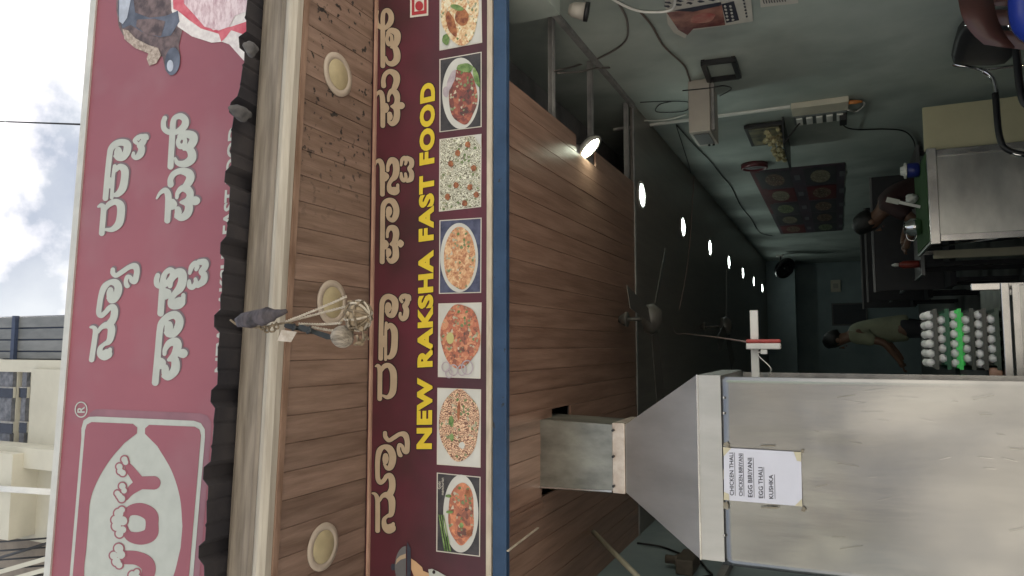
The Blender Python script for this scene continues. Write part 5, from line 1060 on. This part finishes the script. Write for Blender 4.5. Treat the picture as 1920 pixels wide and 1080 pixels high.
pose2 = dict(pelvis=(0, 0, 0.650), waist=(0.0, 0, 0.790), chest=(0.10, 0, 1.010), neck=(0.20, 0, 1.130), chin=(0.26, 0, 1.180), head=(0.29, 0, 1.230), crown=(0.31, 0, 1.285), look=(1, 0, -0.6),
             shL=(0.12, 0.19, 1.080), elL=(0.28, 0.26, 0.890), wrL=(0.46, 0.16, 0.950), haL=(0.52, 0.12, 0.960), shR=(0.12, -0.19, 1.080), elR=(0.28, -0.26, 0.890), wrR=(0.46, -0.16, 0.950), haR=(0.52, -0.12, 0.960),
             hiL=(0.02, 0.10, 0.630), knL=(0.44, 0.12, 0.560), anL=(0.42, 0.12, 0.08), toL=(0.56, 0.13, 0.035), hiR=(0.02, -0.10, 0.630), knR=(0.44, -0.12, 0.560), anR=(0.42, -0.12, 0.08), toR=(0.56, -0.13, 0.035))
st = thing('stool', 'dark stool under the seated person', 'stool', (1.36, 6.86, FL))
MB().lathe([(0.16, 0.49), (0.17, 0.50), (0.17, 0.53), (0.15, 0.535)], (1.36, 6.86, FL), 24).build('seat', BENM, st, True)
for a in range(4): MB().tube([(1.36 + 0.1 * math.cos(a * 1.57 + .8), 6.86 + 0.1 * math.sin(a * 1.57 + .8), 0.52), (1.36 + 0.15 * math.cos(a * 1.57 + .8), 6.86 + 0.15 * math.sin(a * 1.57 + .8), 0.12)], 0.014, 8).build('leg', BLACKM, st, True)
person('seated person in dark maroon clothes bending over behind the steel counter', (1.36, 6.86, FL), R(165), pose2, mat('maroon_shirt', (0.045, 0.02, 0.02), 0.8, 0, var=0.2, scale=8), mat('dark_trousers', (0.02, 0.02, 0.026)))

# ================================================================== LEFT SIDE BITS
a, b = on_y(1113, 998, 3.95), on_y(1215, 1100, 3.45)
tag(MB().tube([tuple(a), tuple(b)], 0.014, 10).build('pale_pole', mat('cream_pipe', (0.42, 0.39, 0.30), 0.5, 0, var=0.08), None, True), 'pale pole leaning diagonally left of the hood', 'pole')
t = thing('leaning_board', 'white and black panel propped up near the ceiling left of the hood', 'board', on_y(1080, 1050, 4.0))
bq = lambda *pts: [on_y(*p, 4.0) for p in pts]
for nm, pts, m in (('white_panel', ((1048, 1085), (1066, 1058), (1088, 1058), (1068, 1090)), WHITEP), ('black_panel', ((1068, 1056), (1084, 1042), (1100, 1042), (1090, 1057)), BLACKM), ('grey_panel', ((1086, 1040), (1106, 1020), (1112, 1026), (1101, 1041)), GREYANG)):
    q = bq(*pts); MB().hexa(q, [p + np.array([0, 0.02, 0]) for p in q]).build(nm, m, t)
c = on_x(1290, 1056, XL + 0.04); t = thing('junction_box', 'old brown junction box with cables on the left wall', 'electrical box', c)
OLD = mat('old_brown_plastic', (0.11, 0.09, 0.07), 0.6, 0, var=0.2, scale=20)
MB().box((XL + 0.002, c[1] - 0.12, c[2] - 0.05), (XL + 0.09, c[1] + 0.12, c[2] + 0.05), 0.01).build('case', OLD, t)
MB().lathe([(0.04, 0), (0.025, 0.03), (0.025, 0.08)], (XL + 0.05, c[1], c[2] + 0.051), 14).build('neck', OLD, t, True)
V_ = lambda px, py: on_x(px, py, XL + 0.012)
cable('wall_cable', [V_(1195, 1018), V_(1240, 1025), V_(1275, 1038), V_(1287, 1040)], 0.007, BLACK, 'black cable drooping on the left wall to the brown junction box')
cable('wall_cable', [V_(1312, 1050), V_(1326, 1068), V_(1335, 1078), V_(1318, 1082)], 0.007, BLACK, 'black cable curling below the brown junction box')
tag(MB().box((XL + 0.002, 3.3, 2.16), (XL + 0.05, 5.0, 2.20)).build('wall_pipe', GREYANG), 'grey pipe running along the left wall above the junction box', 'pipe')

# ================================================================== HANGING CHARM under the roof edge
YH = 1.975
H = lambda px, py, d=0.0: on_y(px, py, YH - d)
charm = thing('hanging_charm', 'evil eye charm of pods, ropes, slippers and fibre ball hanging from the awning', 'charm', H(440, 605))
ROPE = mat('white_twisted_rope', (0.38, 0.33, 0.27), 0.8, 0, scale=60, col2=(0.55, 0.5, 0.42)); TWINE = mat('tan_twine', (0.10, 0.075, 0.05), 0.85, 0, scale=60, col2=(0.25, 0.2, 0.14))
DRY = mat('dry_husk', (0.17, 0.125, 0.08), 0.85, 0, scale=30, col2=(0.46, 0.37, 0.26), bump=0.4, bscale=60); PODM = mat('purple_dried_pod', (0.014, 0.011, 0.014), 0.6, 0, scale=14, stretch=(1, 1, 3), col2=(0.085, 0.072, 0.083), bump=0.5, bscale=30)
FIB = mat('grey_fibre', (0.13, 0.11, 0.085), 0.85, 0, scale=9, stretch=(8, 8, 1.2), col2=(0.40, 0.35, 0.29), bump=0.5, bscale=24); SLIP = mat('black_slipper_rubber', (0.008, 0.009, 0.010), 0.5, 0, scale=20, col2=(0.025, 0.03, 0.03))
def rope(name, pts, r, m, par, turns=140):
    c = [np.array(p) for p in smooth_path(pts, 8)]; L_ = np.cumsum([0] + [np.linalg.norm(b - a) for a, b in zip(c[:-1], c[1:])])
    n = max(12, int(L_[-1] / 0.0022)); q = [np.array([np.interp(L_[-1] * k / n, L_, [p[i] for p in c]) for i in range(3)]) for k in range(n + 1)]
    d = Vector(q[-1] - q[0]).normalized(); u = d.orthogonal().normalized(); w2 = d.cross(u); mb = MB()
    for ph in (0, math.pi): mb.tube([tuple(np.array(p) + np.array(u * math.cos(k / n * L_[-1] * turns * 2 + ph) + w2 * math.sin(k / n * L_[-1] * turns * 2 + ph)) * r * 0.55) for k, p in enumerate(q)], r * 0.62, 6)
    o = mb.build(name, m, par, True); o['kind'] = 'stuff'; return o
MB().tube([tuple(p) for p in smooth_path([H(432, 600), H(450, 611), H(490, 614), H(530, 606), H(548, 606)], 5)], 0.004, 7).build('cord', TWINE, charm, True)
a, b = H(444, 604, 0.02), H(537, 584, 0.02); ln = np.linalg.norm(b - a); bm_ax = tuple((b - a) / ln)
pr = [(0.006, 0), (0.019, 0.04), (0.026, 0.14), (0.031, 0.3), (0.027, 0.42), (0.031, 0.5), (0.028, 0.64), (0.024, 0.72), (0.017, 0.76), (0.014, 0.9), (0.006, 1.0)]
pod = MB().lathe([(r_, h_ * ln) for r_, h_ in pr], a, 20, bm_ax)
pod.v = [tuple(np.array(p) + 0.0028 * np.array([math.sin(p[2] * 130 + p[0] * 90), math.cos(p[2] * 110), math.sin(p[0] * 210)])) for p in pod.v]
pod.build('dried_pod', PODM, charm, True)
for (px, py), r_ in (((492, 612), 0.012), ((500, 618), 0.010), ((510, 615), 0.014), ((518, 611), 0.011)):
    c = H(px, py, 0.01); MB().tube([tuple(c + np.array([r_ * math.cos(t), 0.35 * r_ * math.sin(2 * t), r_ * 0.8 * math.sin(t)])) for t in [k * 0.45 for k in range(15)]], 0.0035, 6).build('knot', TWINE, charm, True)
rope('rope', [H(536, 603), H(590, 582, 0.012), H(650, 556, 0.015)], 0.0042, ROPE, charm)
rope('rope', [H(536, 604), H(590, 590, -0.01), H(648, 575, -0.015)], 0.0042, ROPE, charm)
rope('rope', [H(560, 607), H(600, 608), H(640, 606, 0.02)], 0.0042, ROPE, charm)
rope('rope', [H(585, 613), H(625, 620, -0.01), H(655, 622, -0.01)], 0.0042, ROPE, charm)
def lump(name, c, r, m, par, seed=0, amp=0.12, fr=5, sub=3):
    bm = bmesh.new(); bmesh.ops.create_icosphere(bm, subdivisions=sub, radius=1); rr = random.Random(seed); ph = [rr.uniform(0, 6) for _ in range(6)]
    for q in bm.verts:
        p = q.co; n_ = 1 + amp * (math.sin(p.x * fr + ph[0]) * math.sin(p.y * fr + ph[1]) + math.sin(p.z * fr * 1.3 + ph[2]) * 0.6)
        q.co = Vector([c[i] + p[i] * r[i] * n_ for i in range(3)])
    return MB().bm(bm).build(name, m, par, True)
lump('gourd', H(672, 592), (0.046, 0.046, 0.040), DRY, charm, 3, 0.05)
cg = H(672, 592)
for k in range(5):                                     # net round the gourd
    a0 = k * math.pi / 5; pts = [(cg[0] + 0.051 * math.cos(a0) * math.sin(t), cg[1] + 0.051 * math.sin(a0) * math.sin(t), cg[2] + 0.044 * math.cos(t)) for t in [j * 2 * math.pi / 20 for j in range(21)]]
    MB().tube(pts, 0.0042, 6).build('net_rope', TWINE if k % 2 else ROPE, charm, True)
for zz in (-0.018, 0.016): MB().tube([(cg[0] + 0.049 * math.cos(t), cg[1] + 0.049 * math.sin(t), cg[2] + zz + 0.004 * math.sin(4 * t)) for t in [j * 2 * math.pi / 20 for j in range(21)]], 0.004, 6).build('net_rope', TWINE, charm, True)
def petal(px, py, sz, seed, m=DRY):
    rr = random.Random(seed); c = H(px, py, rr.uniform(0.0, 0.05)); u = Vector((rr.uniform(-1, 1), rr.uniform(-1, 1), rr.uniform(-1, 1))).normalized(); w2 = u.orthogonal().normalized(); n_ = u.cross(w2); V = []; Fc = []
    for i in range(5):
        for j in range(4):
            s_, t_ = i / 4 - 0.5, j / 3 - 0.5; wd = (1 - (2 * s_) ** 2 * 0.8); p = Vector(c) + u * s_ * sz * 2 + w2 * t_ * sz * wd + n_ * (0.35 * sz * math.sin(s_ * 5 + seed) * math.cos(t_ * 4))
            V.append(tuple(p))
    for i in range(4):
        for j in range(3): Fc.append((i * 4 + j, i * 4 + j + 1, (i + 1) * 4 + j + 1, (i + 1) * 4 + j))
    n0 = len(V); V += [tuple(Vector(p) + n_ * 0.0015) for p in V]; Fc += [tuple(q + n0 for q in f[::-1]) for f in Fc]
    put('husk_flap', V, Fc, m, charm, True)
for k, (px, py) in enumerate(((650, 592), (641, 602), (654, 606), (662, 568), (690, 598), (676, 616))): petal(px, py, 0.020, k)
for k, (px, py) in enumerate(((670, 634), (676, 640), (682, 628), (688, 632), (673, 645))): petal(px, py, 0.018, 40 + k)
cb = H(642, 631, 0.015); V = []; Fc = []; nu, nv_ = 44, 18
for j in range(nv_ + 1):
    th = math.pi * j / nv_
    for i in range(nu):
        ph = 2 * math.pi * i / nu; r_ = 0.0375 * (1 + 0.022 * (i % 2) + 0.02 * math.sin(3 * ph) - (0.05 if i in (11, 12) else 0)); V.append((cb[0] + r_ * math.sin(th) * math.cos(ph), cb[1] + r_ * math.sin(th) * math.sin(ph), cb[2] + r_ * 1.04 * math.cos(th)))
Fc = [(j * nu + i, j * nu + (i + 1) % nu, (j + 1) * nu + (i + 1) % nu, (j + 1) * nu + i) for j in range(nv_) for i in range(nu)]
put('fibre_ball', V, Fc, FIB, charm, True)
for k, (p0, p1, wd) in enumerate((((533, 610), (590, 622), 11), ((560, 612), (622, 634), 12))):
    a, b = np.array(p0, float), np.array(p1, float); d = (b - a) / np.linalg.norm(b - a); n_ = np.array([-d[1], d[0]]); out = []
    for t_, w2 in ((0, 0.25), (0.08, 0.42), (0.25, 0.5), (0.45, 0.36), (0.65, 0.42), (0.88, 0.46), (1, 0.22)): out.append((a + d * t_ * np.linalg.norm(b - a), w2 * wd))
    loop = [c + n_ * w2 for c, w2 in out] + [c - n_ * w2 for c, w2 in out[::-1]]
    V = [H(*p, 0.012 + 0.02 * k) for p in loop]; m_ = len(V); V += [H(*p, 0.004 + 0.02 * k) for p in loop]
    sole_ = put('slipper', V, [tuple(range(m_)), tuple(range(m_, 2 * m_))[::-1]] + [(i, (i + 1) % m_, m_ + (i + 1) % m_, m_ + i) for i in range(m_)], SLIP, charm)
    c = a + (b - a) * 0.3
    MB().tube([tuple(p) for p in smooth_path([H(*(c + n_ * wd * 0.5), 0.012 + 0.02 * k), H(*(c + d * 4), 0.032 + 0.02 * k), H(*(c - n_ * wd * 0.5), 0.012 + 0.02 * k)], 5)], 0.005, 7).build('strap', SLIP, sole_, True)
q = [H(*p, 0.03) for p in ((528, 618.5), (556.5, 622), (545.5, 641.5), (520, 639))]
MB().hexa(q, [p + np.array([0, 0.0015, 0]) for p in q]).build('card', mat('stained_card', (0.36, 0.31, 0.26), 0.8, 0, scale=40, col2=(0.52, 0.47, 0.42)), charm)

# ================================================================== BUILDING RISING BEHIND THE SIGNBOARD
YBD = 7.0
CRM = mat('cream_wall_paint', (0.44, 0.43, 0.37), 0.8, 0, scale=0.8, col2=(0.56, 0.55, 0.475), bump=0.15, bscale=14, detail=8); GRY = mat('rough_grey_plaster', (0.08, 0.09, 0.11), 0.9, 0, scale=9, col2=(0.19, 0.2, 0.235), bump=0.8, bscale=40); DKW = mat('dark_window_glass', (0.012, 0.016, 0.03), 0.15, 0)
bld = thing('cream_building', 'cream building with grey panels and small dark windows behind the upper signboard', 'building', (-2.2, YBD + 1, 0))
def prect(name, x0, y0, x1, y1, front, back, m, par):     # a slab between two photo corners at depth `front`
    a, b = on_y(x0, y1, front), on_y(x1, y0, front); return MB().box((min(a[0], b[0]), front, min(a[2], b[2])), (max(a[0], b[0]), back, max(a[2], b[2]))).build(name, m, par)
xr_ = on_y(60, 676, YBD)[0]; zt_ = on_y(-160, 676, YBD)[2]
MB().box((-7.0, YBD + 0.12, 3.51), (xr_, 12.0, zt_)).build('wall', CRM, bld)
MB().box((-7.0, 2.9, 0), (-2.23, 16.0, 3.508)).build('lower_storey', CRM, bld)
prect('column', -120, 676, 140, 694, YBD, YBD + 0.119, CRM, bld)
prect('beam', 25, 694, 34, 852, YBD + 0.02, YBD + 0.119, CRM, bld); prect('beam', -44, 694, -34, 852, YBD + 0.02, YBD + 0.119, CRM, bld)
for x0, x1 in ((-34, 25), (34, 51)):
    prect('rough_panel', x0, 694, x1, 848, YBD + 0.06, YBD + 0.119, GRY, bld)
    for y0, y1 in ((727, 745), (792, 811)):
        w_ = prect('window', x0 + (22 if x0 < 0 else 1), y0, x1 - 1, y1, YBD + 0.045, YBD + 0.059, DKW, bld)
        prect('frame', x0 + (22 if x0 < 0 else 1), y0 - 1.2, x1 - 1, y0, YBD + 0.03, YBD + 0.059, GREYANG, w_); prect('sill', x1 - 1, y0 - 1.2, x1 + 0.6, y1 + 1.2, YBD + 0.02, YBD + 0.059, CRM, w_)
    prect('window', x0 - 12 if x0 < 0 else 36, 770, x0 + 8 if x0 < 0 else 44, 782, YBD + 0.045, YBD + 0.059, DKW, bld) if x0 < 0 else None
prect('slab_face', 51, 694, 160, 850, YBD - 0.06, YBD + 0.119, CRM, bld)
prect('parapet', -60, 852, 24, 1000, YBD - 0.55, YBD + 0.05, CRM, bld)
prect('sill', -60, 850, 160, 866, YBD - 0.40, YBD - 0.061, CRM, bld)
prect('bay_wall', 24, 868, 150, 1008, YBD - 0.18, YBD + 0.11, CRM, bld)
a, b = on_y(-80, 911, YBD - 0.65), on_y(150, 926, YBD - 0.65)
MB().tube([tuple(a), tuple(b)], 0.042, 14).build('drain_pipe', mat('white_pipe', (0.62, 0.63, 0.62), 0.4, 0, var=0.05), bld, True)
prect('slab', -80, 1010, 150, 1150, YBD - 0.1, YBD + 0.11, mat('brown_wall', (0.22, 0.19, 0.16), 0.8, 0), bld)  # plain brown slab behind the grill bars
for k in range(5):
    a, b = on_y(-30, 1018 + k * 17, YBD - 0.5), on_y(130, 1006 + k * 17, YBD - 0.3); MB().tube([tuple(a), tuple(b)], 0.014, 6).build('grill_bar', BLACKM, bld, True)
for k in range(3):
    a, b = on_y(-20, 1052 + k * 28, YBD - 0.52), on_y(110, 1012 + k * 24, YBD - 0.52); MB().tube([tuple(a), tuple(b)], 0.02, 6).build('grill_bar', BLACKM, bld, True)
for k in range(2):
    a, b = on_y(-20, 1078 + k * 20, YBD - 0.56), on_y(120, 1038 + k * 20, YBD - 0.56); MB().bar(tuple(a), tuple(b), 0.09, 0.06).build('rail', CRM, bld)
shed = thing('metal_shed', 'grey sheet metal shed with dark band beside the cream building', 'shed', (0.2, YBD + 1, 3.51))
SHD = mat('grey_sheet_cladding', (0.14, 0.15, 0.155), 0.55, 0.2, scale=5, stretch=(1, 1, 0.3), col2=(0.22, 0.23, 0.235)); SHB = mat('navy_band', (0.03, 0.045, 0.09), 0.5, 0)
xs_ = [on_y(60, y, YBD + 0.3)[0] for y in (674, 659, 637, 615, 592)]; z0_, z1_ = 3.51, on_y(-30, 630, YBD + 0.3)[2]
for a, b in zip(xs_[:-1], xs_[1:]): MB().box((a + 0.012, YBD + 0.3, z0_), (b - 0.012, YBD + 0.33, z1_), 0.006).build('cladding_panel', SHD, shed)
MB().box((xs_[0], YBD + 0.34, z0_), (xs_[-1], 10, z1_)).build('core', SHB, shed)
prect('band', 18, 592, 29, 674, YBD + 0.24, YBD + 0.299, SHB, shed)
a, b, c = on_y(172, 234, 2.83), on_y(-20, 227, 4.2), on_y(-500, 214, 9.0)
tag(MB().tube([tuple(a), tuple(b), tuple(c)], 0.006, 6).build('overhead_wire', BLACK, None, True), 'thin black wire crossing the sky above the signboard', 'wire')

# ================================================================== ACROSS THE STREET (unseen houses added behind the viewer for their reflections in the steel)
for k, (x0, x1, h_, m_, lab) in enumerate(((-11, -3.5, 7.5, CRM, 'unseen cream two storey house added across the street'), (-3.0, 3.2, 4.2, mat('ochre_wall', (0.36, 0.32, 0.27), 0.8, 0, var=0.1), 'unseen low ochre shop added across the street'), (3.8, 12, 8.5, mat('pale_green_wall', (0.36, 0.44, 0.36), 0.8, 0, var=0.1), 'unseen pale green house added across the street'))):
    t = thing('added_street_house', lab, 'house', ((x0 + x1) / 2, -11, 0), 'added unseen houses across the street')
    MB().box((x0, -16, 0), (x1, -10.5, h_)).build('wall', m_, t); MB().box((x0 - 0.2, -16, h_ + 0.002), (x1 + 0.2, -10.2, h_ + 0.25)).build('roof_slab', CONC, t)
    n_ = int((x1 - x0) / 2)
    for i in range(n_):
        xx = x0 + (i + 0.5) * (x1 - x0) / n_; MB().box((xx - 0.8, -10.498, 0.05), (xx + 0.8, -10.45, 2.5)).build('shutter', BLUE if i % 2 else GRY, t)
        if h_ > 5: w_ = MB().box((xx - 0.5, -10.498, 4.2), (xx + 0.5, -10.46, 5.6)).build('window', DKW, t); MB().box((xx - 0.6, -10.498, 4.08), (xx + 0.6, -10.38, 4.19)).build('sill', CONC, w_)
